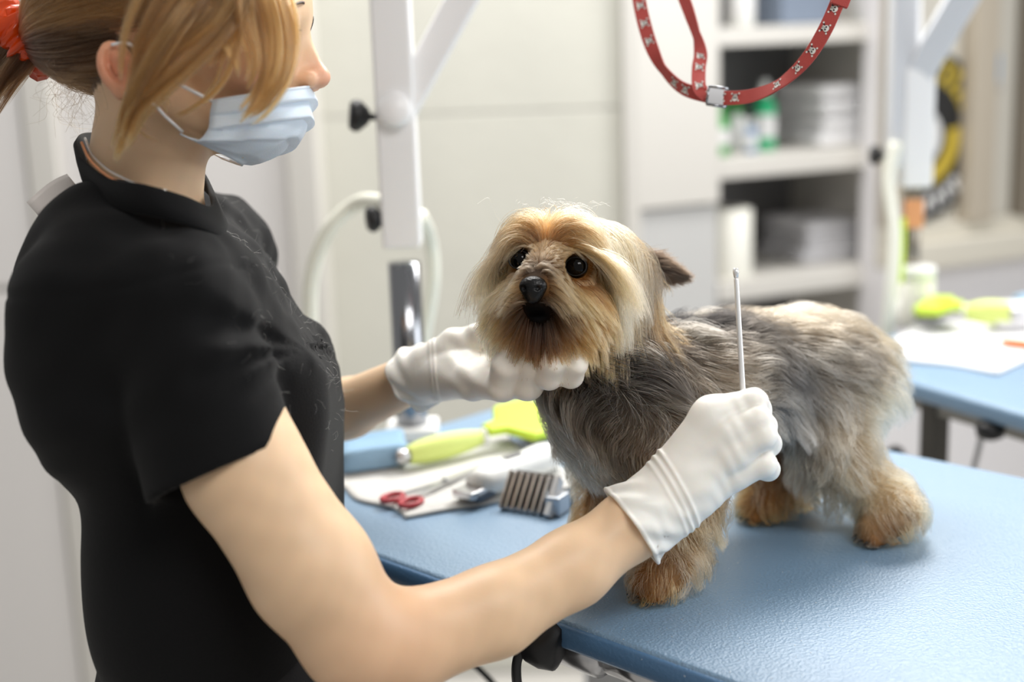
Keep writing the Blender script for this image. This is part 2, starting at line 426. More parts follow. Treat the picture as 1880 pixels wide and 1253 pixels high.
dpart = spart('cabinet_door', white_lam, 0.002, wA + 0.006, -0.02, -0.001, zdoor, HU - 0.005)
spart('lower_panel', grey_lam, 0.002, wA + 0.006, -0.008, -0.001, 0.02, zdoor - 0.006)
zsh = []
for (ya, yb) in ((52, 86), (292, 330), (520, 556)):
    zt, zb = sx(1310, ya)[1], sx(1310, yb)[1]; zsh.append(zt)
    spart('shelf', white_lam, wA + 0.009, wB - 0.018, -0.012, DEPTH - 0.012, zb, zt)
spart('shelf', white_lam, wA + 0.009, wB - 0.018, -0.012, DEPTH - 0.012, 0.10, 0.13)
def shelf_pt(x, y, k, dep=0.09):
    """where the foot of an item stands on shelf k, dep metres behind the front edge"""
    q = onplane(x, y, S0 + EY * dep, EY); q = q.copy(); q[2] = zsh[k]; return q
def top_z(x, y, dep=0.09): return onplane(x, y, S0 + EY * dep, EY)[2]
# bottles
def bottle(name, label, base, h, r, mats_, shape='pump'):
    t = empty(name, base, label, 'bottle', 'bottles on the open shelves')
    m1, m2 = mats_
    b = MB(); b.lathe(base + Z * 0.0005, Z, [(r * .9, 0), (r, h * .03), (r, h * .6), (r * .9, h * .68), (r * .42, h * .76), (r * .42, h * .8)], 20); b.build('body', m1, t)
    b = MB(); b.lathe(base + Z * h * .79, Z, [(r * .52, 0), (r * .52, h * .1), (r * .38, h * .13), (r * .34, h * .21)], 16)
    if shape == 'trigger':
        b.box(base + Z * h * .93 - EX * r * .35, EX * r * .95, EY * r * .3, Z * h * .05); b.box(base + Z * h * .82 - EX * r * .8, EX * r * .12, EY * r * .2, Z * h * .09)
    b.build('cap', m2, t, bevel=0.001)
    b = MB(); b.lathe(base + Z * h * .18, Z, [(r * 1.01, 0), (r * 1.012, .001), (r * 1.012, h * .33), (r * 1.01, h * .331)], 20); b.build('label_band', mat('label_' + name + label[:6], mats_[0]['lab'] if 'lab' in mats_[0] else (230, 230, 230), .5), t)
    return t
wpl = mat('white_plastic', (236, 238, 236), .35); gpl = mat('green_plastic', (40, 165, 60), .35); tpl = mat('teal_green_plastic', (30, 180, 120), .35); bpl = mat('pale_blue_plastic', (120, 150, 190), .35)
q = shelf_pt(1322, 290, 1, .07); bottle('spray_bottle', 'green topped white spray bottle at the left of the middle shelf', q, top_z(1322, 188, .07) - q[2], .020, (gpl, gpl), 'trigger')
q = shelf_pt(1352, 290, 1, .12); bottle('shampoo_bottle', 'white shampoo bottle with green cap between the green ones', q, top_z(1350, 190, .12) - q[2], .024, (wpl, gpl))
q = shelf_pt(1379, 285, 1, .06); bottle('lotion_bottle', 'small pale blue bottle in front of the tall green one', q, top_z(1379, 218, .06) - q[2], .013, (bpl, wpl))
q = shelf_pt(1404, 282, 1, .10); bottle('shampoo_bottle', 'tall green bottle with white cap on the middle shelf', q, top_z(1404, 148, .10) - q[2], .024, (tpl, wpl))
q = shelf_pt(1362, 50, 0, .08); bottle('lotion_bottle', 'white bottle standing on the top shelf', q, .14, .028, (wpl, wpl))
q = shelf_pt(1585, 45, 0, .08); bottle('lotion_bottle', 'white bottle at the right end of the top shelf', q, .12, .02, (wpl, wpl))
b = MB(); q = shelf_pt(1455, 46, 0, .1); b.box(q + Z * .0405, EX * .07, EY * .06, Z * .04)
bx = tag(b.build('storage_box', mat('slate_blue_card', (120, 132, 150), .6), smooth=False, bevel=.004), 'slate blue box on the top shelf', 'box')
b = MB(); b.box(q + Z * .083, EX * .072, EY * .062, Z * .0035); b.build('lid', mat('grey_card', (170, 172, 176), .6), bx, smooth=False, bevel=.001)
# folded towels: stack of soft slabs
towel_w = mat('white_towel', (232, 232, 234), .95, bump=(900, .4, .002), sheen=.3)
def towel_slab(c, ex, ey, hx, hy, hz, seed, name, material, parent=None):
    rng = np.random.default_rng(seed); n = 12; v = []; f = []
    prof = [(-1, -.0), (-.97, -.75), (-.88, -1), (0, -1), (.88, -1), (.97, -.75), (1, 0), (.97, .75), (.88, 1), (0, 1), (-.88, 1), (-.97, .75)]
    K = 14
    for i in range(K):
        u = -1 + 2 * i / (K - 1); e = 1 if 0 < i < K - 1 else .9
        for (a, z) in prof:
            wv = .12 * math.sin(3 * u + seed + a) + .08 * math.sin(7 * u + 2 * seed)
            v.append(c + ex * (a * hx * (1 + .02 * math.sin(5 * u + seed))) + ey * (u * hy) + Z * (hz * (z * e + wv * (1 if z > 0 else .3) * (z != 0))))
    m_ = len(prof)
    for i in range(K - 1):
        for j in range(m_): f.append((i * m_ + j, i * m_ + (j + 1) % m_, (i + 1) * m_ + (j + 1) % m_, (i + 1) * m_ + j))
    f.append(tuple(reversed(range(m_)))); f.append(tuple(range((K - 1) * m_, K * m_)))
    return build(name, v, f, material, parent, subsurf=1)
pos = ['lowest', 'second from below', 'third from below', 'topmost']
for i in range(4):
    q = shelf_pt(1520, 280, 1, .14) + Z * (.0175 + .034 * i) + EX * (.006 * (i % 2))
    t = towel_slab(q, EX, EY, .096 - .004 * (i % 3), .10, .0155, i + 1, 'folded_towel', towel_w)
    tag(t, 'white folded towel on the middle shelf, %s of the stack' % pos[i], 'towel', 'folded towels on the middle shelf')
for i in range(3):
    q = shelf_pt(1500, 510, 2, .16) + Z * (.0165 + .032 * i) + EX * (.007 * (i % 2))
    t = towel_slab(q, EX, EY, .11 - .005 * (i % 3), .10, .0148, i + 11, 'folded_towel', mat('grey_towel', (212, 212, 216), .95, bump=(900, .4, .002)))
    tag(t, 'grey white folded towel on the lower shelf, %s of its stack' % ['lowest', 'middle', 'topmost'][i], 'towel', 'folded towels on the lower shelf')
# paper roll on the lower shelf
q = shelf_pt(1342, 560, 2, .05); hr = top_z(1342, 383, .05) - q[2]
pr = empty('paper_roll', q, 'cream paper towel roll standing beside the grey cabinet panel', 'paper roll')
paper = mat('paper', (240, 239, 230), .9, bump=(300, .2, .002))
b = MB(); b.lathe(q + Z * .001, Z, [(.0455, 0), (.0462, .003), (.0462, hr - .004), (.044, hr - .001), (.02, hr - .001)], 32); b.build('roll', paper, pr)
b = MB(); b.lathe(q + Z * (hr - .001), Z, [(.02, 0), (.02, .001), (.017, .001)], 20); b.build('core', mat('cardboard', (176, 150, 115), .8), pr)

# --- right hand wall with its window frame
a28 = math.radians(24); WX = np.array([math.cos(a28), math.sin(a28), 0]); WY = np.array([-math.sin(a28), math.cos(a28), 0]); W0 = P(1700, 300, 3.15)
def wq(x, y): p = onplane(x, y, W0, WY) - W0; return float(np.dot(p, WX)), float(p[2] + W0[2])
def wbox(x0, x1, y0, y1, z0, z1):
    o = W0.copy(); o[2] = 0; return o + WX * (x0 + x1) / 2 + WY * (y0 + y1) / 2 + Z * (z0 + z1) / 2, WX * (x1 - x0) / 2, WY * (y1 - y0) / 2, Z * (z1 - z0) / 2
zsill = wq(1780, 478)[1]; zs2 = wq(1780, 405)[1]; xl = wq(1632, 300)[0]; xr = xl + 2.2
b = MB(); b.box(*wbox(xl, xr, 0, .1, 0, zsill)); b.box(*wbox(xl, xr, 0.04, .1, zsill, 3.0))
tag(b.build('wall_right', mat('lilac_white_paint', (222, 220, 222), .5), smooth=False, bevel=.003), 'white painted wall below the window frames', kind='structure')
win = empty('window_1', W0, None); win['kind'] = 'structure'; win['label'] = 'beige framed window strip on the right'
def wpart(name, m_, *a): return MB().box(*wbox(*a)).build(name, m_, win, smooth=False, bevel=.004)
wpart('window_sill', beige, xl, xr, -.05, .04, zsill, zs2 - .03)
wpart('lower_rail', beige, xl, xr, -.015, .04, zs2 - .03, zs2)
f1 = wq(1768, 250)[0]; f2 = wq(1812, 250)[0]; f3 = wq(1868, 250)[0]
wpart('mullion', tan_frame, xl, wq(1650, 250)[0], -.03, .04, zs2, 3.0)
wpart('mullion', tan_frame, f1, f2, -.03, .04, zs2, 3.0)
wpart('mullion', mat('brown_frame', (120, 112, 100), .5), f3, f3 + .06, -.03, .04, zs2, 3.0)
wpart('mullion', tan_frame, f3 + .7, f3 + .76, -.03, .04, zs2, 3.0)
pane = mat('frosted_pane', (204, 200, 190), .12, spec=.5)
wpart('pane', pane, xl, f1, .012, .03, zs2, 3.0); wpart('pane', pane, f2, f3, .012, .03, zs2, 3.0); wpart('pane', pane, f3 + .06, f3 + .7, .012, .03, zs2, 3.0)
# round sticker sign on the pane
cxs, czs = wq(1690, 252); Rs = wq(1690, 88)[1] - czs
def disc_pts(r, a0, a1, n, off): return [W0 * np.array([1, 1, 0]) + WX * (cxs + r * math.cos(a)) + Z * (czs + r * math.sin(a)) + WY * off for a in np.linspace(a0, a1, n)]
sg = empty('round_sign', W0 + WX * cxs + WY * .008, 'round black sign with yellow and white lettering on the window', 'sign')
b = MB(); b.prism(disc_pts(Rs, 0, 2 * math.pi * 39 / 40, 40, .011), -WY * .004)
# the sign is cut off straight where it meets the frame
v = np.array(b.v); xs_ = (v - W0 * np.array([1, 1, 0])) @ WX; lim = f1 - .002; lim0 = wq(1650, 250)[0] + .002
v += np.outer(np.minimum(0, lim - xs_) + np.maximum(0, lim0 - xs_), WX); b.v = [tuple(q) for q in v]
b.build('disc', mat('sign_black', (24, 24, 24), .4), sg, smooth=False)
yel = mat('sign_yellow', (190, 165, 50), .5); wsg = mat('sign_white', (225, 225, 225), .5)
def arc(name, r0, r1, a0, a1, m_, off=.0065, n=14):
    a0, a1 = math.radians(a0), math.radians(a1); b = MB(); b.prism(disc_pts(r0, a0, a1, n, off) + disc_pts(r1, a1, a0, n, off), -WY * .0008); b.build(name, m_, sg, smooth=False)
arc('white_centre', .001, Rs * .33, 0, 359, wsg, n=30)
arc('yellow_ring', Rs * .42, Rs * .60, -75, 8, yel)
arc('white_patch', Rs * .42, Rs * .62, -108, -79, wsg)
for a in range(24, 84, 12):                                   # blurred yellow letters along the top
    arc('letter', Rs * .66, Rs * .92, a, a + 4, yel, n=4); arc('letter', Rs * .66, Rs * .74, a + 4, a + 8.5, yel, n=4); arc('letter', Rs * .84, Rs * .92, a + 4, a + 8.5, yel, n=4)
for a in range(-82, -48, 11):                                 # white letters along the bottom
    arc('letter', Rs * .72, Rs * .9, a, a + 3.5, wsg, n=4); arc('letter', Rs * .72, Rs * .79, a + 3.5, a + 8, wsg, n=4)
# small blue hook sticker on the pane
p0 = onplane(1826, 125, W0 + WY * .004, WY); b = MB(); b.box(p0, WX * .014, WY * .006, Z * .032)
hk = tag(b.build('wall_hook', mat('sky_blue_plastic', (110, 165, 215), .4), bevel=.004), 'small sky blue hook stuck on the window pane', 'hook')
b = MB(); b.tube(bez([p0 - Z * .02 - WY * .004, p0 - Z * .04 - WY * .012, p0 - Z * .05 - WY * .02, p0 - Z * .04 - WY * .026], 10), .003, 8); b.build('prong', metal, hk)

# ================================================================== GROOMING TABLE
TZ = 0.92
DX = np.array([math.cos(math.radians(-44.8)), math.sin(math.radians(-44.8)), 0]); NX = np.array([-DX[1], DX[0], 0])   # along / across (away)
E1 = onz(681, 1015, TZ); s_e = np.dot(E1, NX); s_l = -1.215; s_r = s_l + 1.2; n_w = 0.56
def tp(s, n, z=TZ): return DX * s + NX * (s_e + n) + Z * z
def blue_top(name):
    if name in MATS: return MATS[name]
    M = mat(name, (112, 143, 171), .45, spec=.8, coat=.3)
    nt = M.node_tree; bs = nt.nodes['Principled BSDF']; tc = nt.nodes['Texture Coordinate']
    vo = nt.nodes.new('ShaderNodeTexVoronoi'); vo.inputs['Scale'].default_value = 360
    no = nt.nodes.new('ShaderNodeTexNoise'); no.inputs['Scale'].default_value = 600; no.inputs['Detail'].default_value = 2
    nt.links.new(tc.outputs['Object'], vo.inputs['Vector']); nt.links.new(tc.outputs['Object'], no.inputs['Vector'])
    ad = nt.nodes.new('ShaderNodeMath'); ad.operation = 'ADD'; nt.links.new(vo.outputs['Distance'], ad.inputs[0]); nt.links.new(no.outputs['Fac'], ad.inputs[1])
    bp = nt.nodes.new('ShaderNodeBump'); bp.inputs['Strength'].default_value = .5; bp.inputs['Distance'].default_value = .0010
    nt.links.new(ad.outputs[0], bp.inputs['Height']); nt.links.new(bp.outputs['Normal'], bs.inputs['Normal'])
    return M
blue = blue_top('blue_vinyl'); blue_edge = mat('blue_edge_trim', (78, 114, 150), .4, bump=(350, .5, .001))
gt = empty('grooming_table', tp((s_l + s_r) / 2, n_w / 2, 0), 'blue topped grooming table the dog stands on', 'table')
def rrect(s0, s1, n0, n1, r, z):
    o = []
    for (cs, cn, a0) in ((s1 - r, n1 - r, 0), (s0 + r, n1 - r, 90), (s0 + r, n0 + r, 180), (s1 - r, n0 + r, 270)):
        for k in range(7):
            a = math.radians(a0 + 15 * k); o.append(tp(cs + r * math.cos(a), cn + r * math.sin(a), z))
    return o
TH = 0.022
b = MB(); b.prism(rrect(s_l, s_r, 0, n_w, .03, TZ - TH), Z * TH); b.build('table_top', blue, gt, bevel=.006, segs=3)
b = MB(); b.tube([q + np.zeros(3) for q in rrect(s_l + .001, s_r - .001, .001, n_w - .001, .03, TZ - TH / 2 - .002)], TH / 2 - .0005, 8, closed=True, squash=.35, ref=(0, 0, 1)); b.build('edge_trim', blue_edge, gt)
# under-frame
b = MB(); zf = TZ - TH - .016
for n in (.07, n_w - .07): b.box(tp((s_l + s_r) / 2, n, zf), DX * .52, NX * .0125, Z * .015)
for s in (s_l + .1, s_r - .1): b.box(tp(s, n_w / 2, zf), DX * .0125, NX * .2, Z * .015)
b.build('under_frame', metal, gt, smooth=False, bevel=.002)
for (s, n) in ((s_l + .13, .1), (s_l + .13, n_w - .1), (s_r - .13, .1), (s_r - .13, n_w - .1)):
    b = MB(); q = tp(s, n, 0); b.box(q + Z * (TZ - TH - .03) / 2 + Z * .006, DX * .016, NX * .016, Z * ((TZ - TH - .03) / 2 - .006)); o = b.build('leg', white_metal, gt, smooth=False, bevel=.003)
    b = MB(); b.lathe(q, Z, [(.022, 0), (.024, .004), (.018, .012)], 16); b.build('foot', black_pl, o)
# electric lift column and its clamp under the near edge
q = onz(1130, 1225, TZ - .05) + NX * .10; q[2] = 0
b = MB(); b.box(q + Z * .42, DX * .09, NX * .035, Z * .42); b.build('lift_column', white_metal, gt, smooth=False, bevel=.004)
b = MB(); b.box(q + Z * .40 - NX * .037 + DX * .025, DX * .014, NX * .003, Z * .40); b.build('column_groove', mat('grey_plastic', (120, 120, 120), .5), gt, smooth=False)
b = MB(); b.box(q + Z * .43 + DX * .16 - NX * .01, DX * .016, NX * .016, Z * .43); b.build('column_rail', mat('dark_steel', (90, 88, 84), .35, .8), gt, smooth=False, bevel=.002)
kx = P(1003, 1182, 1.14)
b = MB(); b.lathe(kx + NX * .0 , (RIGHT * .75 - FWD * .3 - UP * .2), [(.010, -.028), (.012, -.02), (.019, -.012), (.021, 0), (.019, .012), (.012, .014)], 18); b.build('clamp_knob', black_pl, gt)
b = MB(); c0 = P(1065, 1188, 1.16); b.lathe(c0 - DX * .02, DX, [(.017, 0), (.019, .003), (.019, .045), (.015, .05)], 20); b.lathe(c0 + DX * .035, DX, [(.013, 0), (.013, .05)], 16); b.build('clamp', metal, gt)
b = MB(); b.tube(bez([P(985, 1188, 1.15), P(955, 1200, 1.14), P(948, 1240, 1.15), P(960, 1300, 1.18), P(1010, 1500, 1.25)], 24), .0042, 8); cb = b.build('power_cable', black_pl); tag(cb, 'black power cable hanging from the knob under the table', 'cable')
b = MB(); b.tube(bez([P(840, 1195, 1.5), P(890, 1240, 1.5), P(925, 1290, 1.52), P(960, 1420, 1.6)], 16), .0035, 8); cb = b.build('thin_cable', black_pl); tag(cb, 'thin dark cable hanging behind the forearm', 'cable')
# --- grooming arm on the far left end of the table
ar = empty('grooming_post', P(772, 800, 1.66), 'white grooming arm post with black knobs clamped to the table end', 'grooming post')
DP = 1.655
zdir = Z
pb = P(758, 800, DP)
def post(y): # point on the vertical post at picture height y
    p = pb.copy(); 
    r = ray(745, y); t = DP / 1.0; q_ = CAM + ray(745, y) * DP; p[2] = q_[2]; return p
b = MB(); b.tube([pb - Z * .06, post(470)], .0185, 18); b.build('steel_post', chrome, ar)
b = MB(); b.tube([post(440), post(441)], .0245, 4) if False else None
zz0, zz1 = post(440)[2], post(-40)[2]
b = MB(); b.box(np.array([pb[0], pb[1], (zz0 + zz1) / 2]), RIGHT * np.array([1, 1, 0]) * .0215, np.array([0, .0215, 0]), Z * (zz1 - zz0) / 2); b.build('sleeve', white_metal, ar, smooth=False, bevel=.004)
ZBAR = 1.80
b = MB(); b.box(np.array([pb[0], pb[1], (zz1 + ZBAR) / 2]), np.array([.0175, 0, 0]), np.array([0, .0175, 0]), Z * ((ZBAR - zz1) / 2 + .015)); b.build('inner_post', white_metal, ar, smooth=False, bevel=.003)
HANG = P(1375, -330, 1.235); HANG[2] = ZBAR - .03; _e = np.array([HANG[0], HANG[1], ZBAR]) - np.array([pb[0], pb[1], ZBAR]); _l = np.linalg.norm(_e); _e = _e / _l
b = MB(); b.box(np.array([pb[0], pb[1], ZBAR]) + _e * (_l / 2 + .02), _e * (_l / 2 + .03), np.cross(Z, _e) * .012, Z * .012); b.build('cross_bar', white_metal, ar, smooth=False, bevel=.003)
b = MB(); b.tube([HANG + Z * .008 + _e * .014 * math.cos(a) + Z * .014 * math.sin(a) for a in np.linspace(0, 2 * math.pi, 20, endpoint=False)], .002, 8, closed=True); b.build('hang_ring', chrome, ar)
b = MB(); q0 = post(205) + RIGHT * .002; q1 = P(880, -60, 1.55) ; dd = unit(q1 - q0); sd_ = unit(np.cross(dd, FWD)); up_ = np.cross(sd_, dd)
b.box((q0 + q1) / 2, dd * np.linalg.norm(q1 - q0) / 2, sd_ * .0165, up_ * .012); b.build('brace', white_metal, ar, smooth=False, bevel=.003)
b = MB(); b.lathe(post(200) - FWD * .02, -FWD, [(.019, -.01), (.019, .012), (.014, .016)], 18); b.build('joint', white_metal, ar)
def knob(q, axis, s, parent):
    b = MB(); b.lathe(q, axis, [(.004 * s, 0), (.004 * s, .018 * s), (.009 * s, .02 * s), (.018 * s, .03 * s), (.019 * s, .036 * s), (.015 * s, .042 * s)], 16); return b.build('knob', black_pl, parent)
knob(post(208) - RIGHT * .012, -RIGHT + UP * .05 - FWD * .2, .95, ar); knob(post(385) - RIGHT * .006, -RIGHT - UP * .15 - FWD * .3, .8, ar)
q = pb - Z * .03; b = MB(); b.box(q, np.array([.03, 0, 0]), np.array([0, .03, 0]), Z * .045); b.build('clamp', white_metal, ar, smooth=False, bevel=.004)
b = MB(); b.tube([pb - Z * .05, pb - Z * .45], .021, 16); b.build('lower_tube', white_metal, ar)
b = MB(); b.tube(bez([post(362) - RIGHT * .01, P(660, 372, 1.67), P(605, 420, 1.68), P(574, 500, 1.70), P(570, 600, 1.72), P(580, 760, 1.75), P(600, 950, 1.8)], 40), .0095, 12); hs = b.build('hose', mat('cream_rubber', (236, 236, 222), .4))
tag(hs, 'cream rubber hose arching from the white post', 'hose')
b = MB(); b.tube(bez([post(380) + RIGHT * .02 + FWD * .03, P(790, 440, 1.72), P(795, 520, 1.74), P(775, 640, 1.76)], 24), .0085, 12); hs = b.build('hose', MATS['cream_rubber'])
tag(hs, 'short cream hose curving down right behind the white post', 'hose')

# ================================================================== THINGS ON THE TABLE
def on(x, y, z=TZ): return onz(x, y, z)
# white waffle towel lying flat
towel_t = mat('waffle_towel', (238, 237, 233), .95, bump=(700, .8, .004), sheen=.2)
c = [on(618, 905), on(735, 945), on(905, 940), on(1060, 905), on(1040, 815), on(830, 790), on(700, 815)]
def sheet(name, corners, nu, nv, m_, z, thick, seed, amp=.002, parent=None):
    """corners: 4 points A B C D in order, a soft sheet with gentle waves"""
    A, B, C_, D = map(np.asarray, corners); v = []; f = []; rng = np.random.default_rng(seed); ph = rng.random(6) * 6
    for j in range(nv):
        for i in range(nu):
            u, t = i / (nu - 1), j / (nv - 1); p = (A * (1 - u) + B * u) * (1 - t) + (D * (1 - u) + C_ * u) * t
            e = .006 * math.sin(9 * u + ph[0]) * (t if t > .5 else 1 - t); dirv = unit(D - A)
            h = amp * (1.1 + math.sin(7 * u + 4 * t + ph[1]) + .6 * math.sin(13 * t - 6 * u + ph[2])) * .5
            p = p + dirv * e * (abs(t - .5) * 2) ** 4; p = p.copy(); p[2] = z + thick / 2 + h * min(1, 12 * min(u, 1 - u, t, 1 - t) + .15); v.append(p)
    for j in range(nv - 1):
        for i in range(nu - 1): a = j * nu + i; f.append((a, a + 1, a + nu + 1, a + nu))
    return build(name, v, f, m_, parent, solid=thick)
tw = sheet('hand_towel', (on(600, 890), on(745, 955), on(1075, 895), on(900, 790)), 40, 40, towel_t, TZ + .0004, .003, 3, .0022)
tag(tw, 'white waffle hand towel spread under the grooming tools', 'towel')
# blue folded cloth
q = on(688, 858) + Z * .0125; bt = towel_slab(q, unit(on(745, 865) - on(640, 880)), unit(on(688, 820) - on(700, 870)), .037, .035, .012, 4, 'folded_cloth', mat('blue_towel', (146, 180, 208), .95, bump=(700, .6, .003)))
bt.location.z += .0055
tag(bt, 'blue folded cloth beside the groomer at the table corner', 'cloth')
# slicker brush: lime handle and paddle
lime = mat('lime_plastic', (196, 222, 60), .35, sss=.2, sss_r=(.6, 1, .2)); lime_lt = mat('pale_lime_rubber', (214, 228, 130), .45)
def slicker(base, tip, up, scale, label):
    """brush lying along base->tip; paddle at the tip end"""
    base, tip = np.asarray(base), np.asarray(tip); d = unit(tip - base); up = unit(np.asarray(up) - d * np.dot(up, d)); s = np.cross(d, up); L = np.linalg.norm(tip - base)
    r = empty('slicker_brush', base - up * .012, label, 'brush')
    hl = L * .53; n = 14; b = MB(); pts = [base + d * hl * (i / (n - 1)) for i in range(n)]
    rr = [.0135 * scale * v_ for v_ in (.55, .78, .9, .98, 1.02, 1.04, 1.05, 1.04, 1.0, .95, .88, .78, .66, .55)]
    b.tube(pts, rr, 16, squash=.82, ref=up); b.build('handle', lime_lt, r)
    b = MB(); b.tube([base - d * .010, base - d * .006, base + d * .004], [.005 * scale, .008 * scale, .0085 * scale], 16); b.build('end_cap', metal, r)
    b = MB(); b.tube([base + d * hl * .955, base + d * (hl * .955 + .006)], .0095 * scale, 16, squash=.8, ref=up); b.build('collar', white_metal, r)
    # paddle: rounded plate
    o = []; w0, w1, l0, l1 = .012 * scale, .040 * scale, hl, L
    out = [(l0, -w0 * .7), (l0 + (l1 - l0) * .22, -w0), (l0 + (l1 - l0) * .42, -w1), (l1 - .008, -w1), (l1, -w1 + .01), (l1, w1 - .01), (l1 - .008, w1), (l0 + (l1 - l0) * .42, w1), (l0 + (l1 - l0) * .22, w0), (l0, w0 * .7)]
    b = MB(); b.prism([base + d * a + s * t + up * (.002 * scale) for a, t in out], up * .010 * scale); pd = b.build('paddle', lime, r, bevel=.004, segs=3)
    b = MB(); ctr = base + d * (l0 + (l1 - l0) * .70) - up * .001; b.box(ctr, d * (l1 - l0) * .27, s * w1 * .86, up * .0035); b.build('pin_pad', mat('grey_rubber', (96, 98, 100), .7), pd, bevel=.001, smooth=False)
    b = MB()
    for i in range(9):
        for j in range(9):
            c_ = ctr + d * (l1 - l0) * .24 * (i - 4) / 4 + s * w1 * .76 * (j - 4) / 4 - up * .003
            b.tube([c_, c_ - up * .006, c_ - up * .010 - d * .003], .0005, 4)
    o = b.build('pins', chrome, pd); o['kind'] = 'stuff'
    return r
bs0 = on(742, 838, TZ + .020) ; bs1 = on(1012, 772, TZ + .024)
slicker(bs0, bs1, Z * 1.0 - FWD * .25, 1.05, 'lime green slicker brush on the white towel beside the dog')
# white clipper
cl0 = on(872, 893, TZ + .018); cl1 = on(1020, 832, TZ + .018); d = unit(cl1 - cl0); s = np.cross(Z, d)
hc_ = empty('hair_clipper', (cl0 + cl1) / 2 - Z * .014, 'white electric hair clipper lying on the towel', 'clipper')
n = 12; L = np.linalg.norm(cl1 - cl0); b = MB(); b.tube([cl0 + d * L * i / (n - 1) for i in range(n)], [.011, .0145, .016, .0165, .016, .0155, .015, .0152, .0158, .016, .0145, .009], 18, squash=1.15, ref=Z); b.build('body', wpl, hc_)
b = MB(); b.box(cl0 - d * .008 - Z * .004, d * .012, s * .013, Z * .004); b.build('blade', metal, hc_, smooth=False, bevel=.001)
b = MB(); b.box(cl0 + d * .002 - Z * .008, d * .014, s * .0145, Z * .004); b.build('blade_base', mat('slate_plastic', (70, 84, 100), .5), hc_, smooth=False, bevel=.002)
b = MB(); b.box(cl0 + d * L * .45 + Z * .0158, d * .012, s * .004, Z * .0015); b.build('switch', mat('grey_plastic', (120, 120, 120), .5), hc_, bevel=.001)
# clipper guard comb: frame with metal slats, standing tilted
g0 = on(921, 938); g1 = on(1003, 951); g2 = on(1052, 915); ex = unit(g1 - g0); wdt = np.linalg.norm(g1 - g0); ey = np.cross(Z, ex)
gc = empty('guard_comb', g0 + ex * wdt / 2, 'grey slatted metal clipper comb standing on the blue table', 'comb')
tl = unit(ey * .62 + Z * .78); nf = np.cross(ex, tl); hh = .040
b = MB(); b.box(g0 + ex * (wdt + .002) + tl * hh / 2 + Z * .001, ex * .003, nf * .006, tl * hh / 2); b.build('side_plate', white_metal, gc, smooth=False, bevel=.0006)
b = MB(); b.box(g0 + ex * .0 + tl * hh / 2 + Z * .001, ex * .0012, nf * .006, tl * hh / 2); b.build('side_plate', metal, gc, smooth=False, bevel=.0004)
for i in range(6):
    b = MB(); b.box(g0 + ex * wdt * (i + .75) / 6.7 + tl * hh / 2 + Z * .001, ex * .0016, nf * .005, tl * (hh / 2 - .001)); b.build('slat', metal, gc, smooth=False, bevel=.0004)
b = MB(); b.box(g0 + ex * wdt / 2 + tl * hh / 2 - nf * -.007 + Z * .002 if False else g0 + ex * wdt / 2 + tl * hh / 2 + ey * .008 + Z * .001, ex * (wdt / 2), nf * .001, tl * hh / 2 * .96); b.build('back_plate', mat('brown_grey_metal', (120, 112, 104), .5, .4), gc, smooth=False)
b = MB(); b.box(g0 + ex * (wdt + .004) + ey * .016 + Z * .010, ex * .008, ey * .012, Z * .0095); b.build('spring_case', mat('pale_steel', (190, 196, 204), .35, .6), gc, smooth=False, bevel=.002)
q = on(1036, 932) + Z * .007; b = MB(); b.box(q, ex * .009, ey * .011, Z * .0065)
cap = tag(b.build('clipper_cap', mat('slate_plastic', (70, 84, 100), .5), smooth=False, bevel=.0025), 'small dark slate plastic cap beside the slatted comb', 'cap')
b = MB(); b.box(q + Z * .0067, ex * .006, ey * .008, Z * .001); b.build('ridge', black_pl, cap, smooth=False, bevel=.0005)
# scissors with red handle rings
sc0 = on(748, 914, TZ + .0085); sc1 = on(905, 853, TZ + .0085); d = unit(sc1 - sc0); s = np.cross(Z, d); L = np.linalg.norm(sc1 - sc0)
sz = empty('grooming_scissors', sc0 - Z * .003, 'red handled grooming scissors lying on the white towel', 'scissors')
redp = mat('red_plastic', (178, 52, 62), .4)
for sg_ in (-1, 1):
    c_ = sc0 - d * .008 + s * sg_ * .0125; ring = [c_ + d * .0125 * math.cos(a) + s * .0085 * math.sin(a) for a in np.linspace(0, 2 * math.pi, 24, endpoint=False)]
    b = MB(); b.tube(ring, .0028, 8, closed=True); b.build('finger_ring', redp, sz)
    b = MB(); b.prism([sc0 + s * sg_ * .010 + d * .003, sc0 + s * sg_ * .006 + d * .003, sc0 + d * L * .42 - s * sg_ * .002, sc0 + d * L * .45 + s * sg_ * .002], Z * .0025)
    b.prism([sc0 + d * L * .42 + s * sg_ * .0035, sc0 + d * L * .42 - s * sg_ * .0035, sc0 + d * L - s * sg_ * .0005, sc0 + d * L * .98 + s * sg_ * .0005], Z * (.0025 - sg_ * .001)); b.build('blade', metal, sz, smooth=False)
b = MB(); b.lathe(sc0 + d * L * .43 + Z * .002, Z, [(.003, 0), (.003, .0025), (.002, .003)], 12); b.build('pivot', chrome, sz)
# white crumbs of dander scattered on the table top
rng = np.random.default_rng(5); b = MB()
for i in range(150):
    q = onz(rng.uniform(1060, 1880), rng.uniform(1010, 1253), TZ); r = rng.uniform(.0002, .0006); a = rng.random(3) * 6
    b.add([q + np.array([r * math.cos(a[0] + k * 2.1), r * 1.3 * math.sin(a[0] + k * 2.1), .0004]) for k in range(3)] + [q + Z * (.0005 + r * .5)], [(0, 1, 3), (1, 2, 3), (2, 0, 3), (2, 1, 0)])
o = b.build('dander', mat('dander_white', (240, 236, 226), .8)); tag(o, 'white specks of dander scattered on the blue table top', 'specks', kind='stuff')

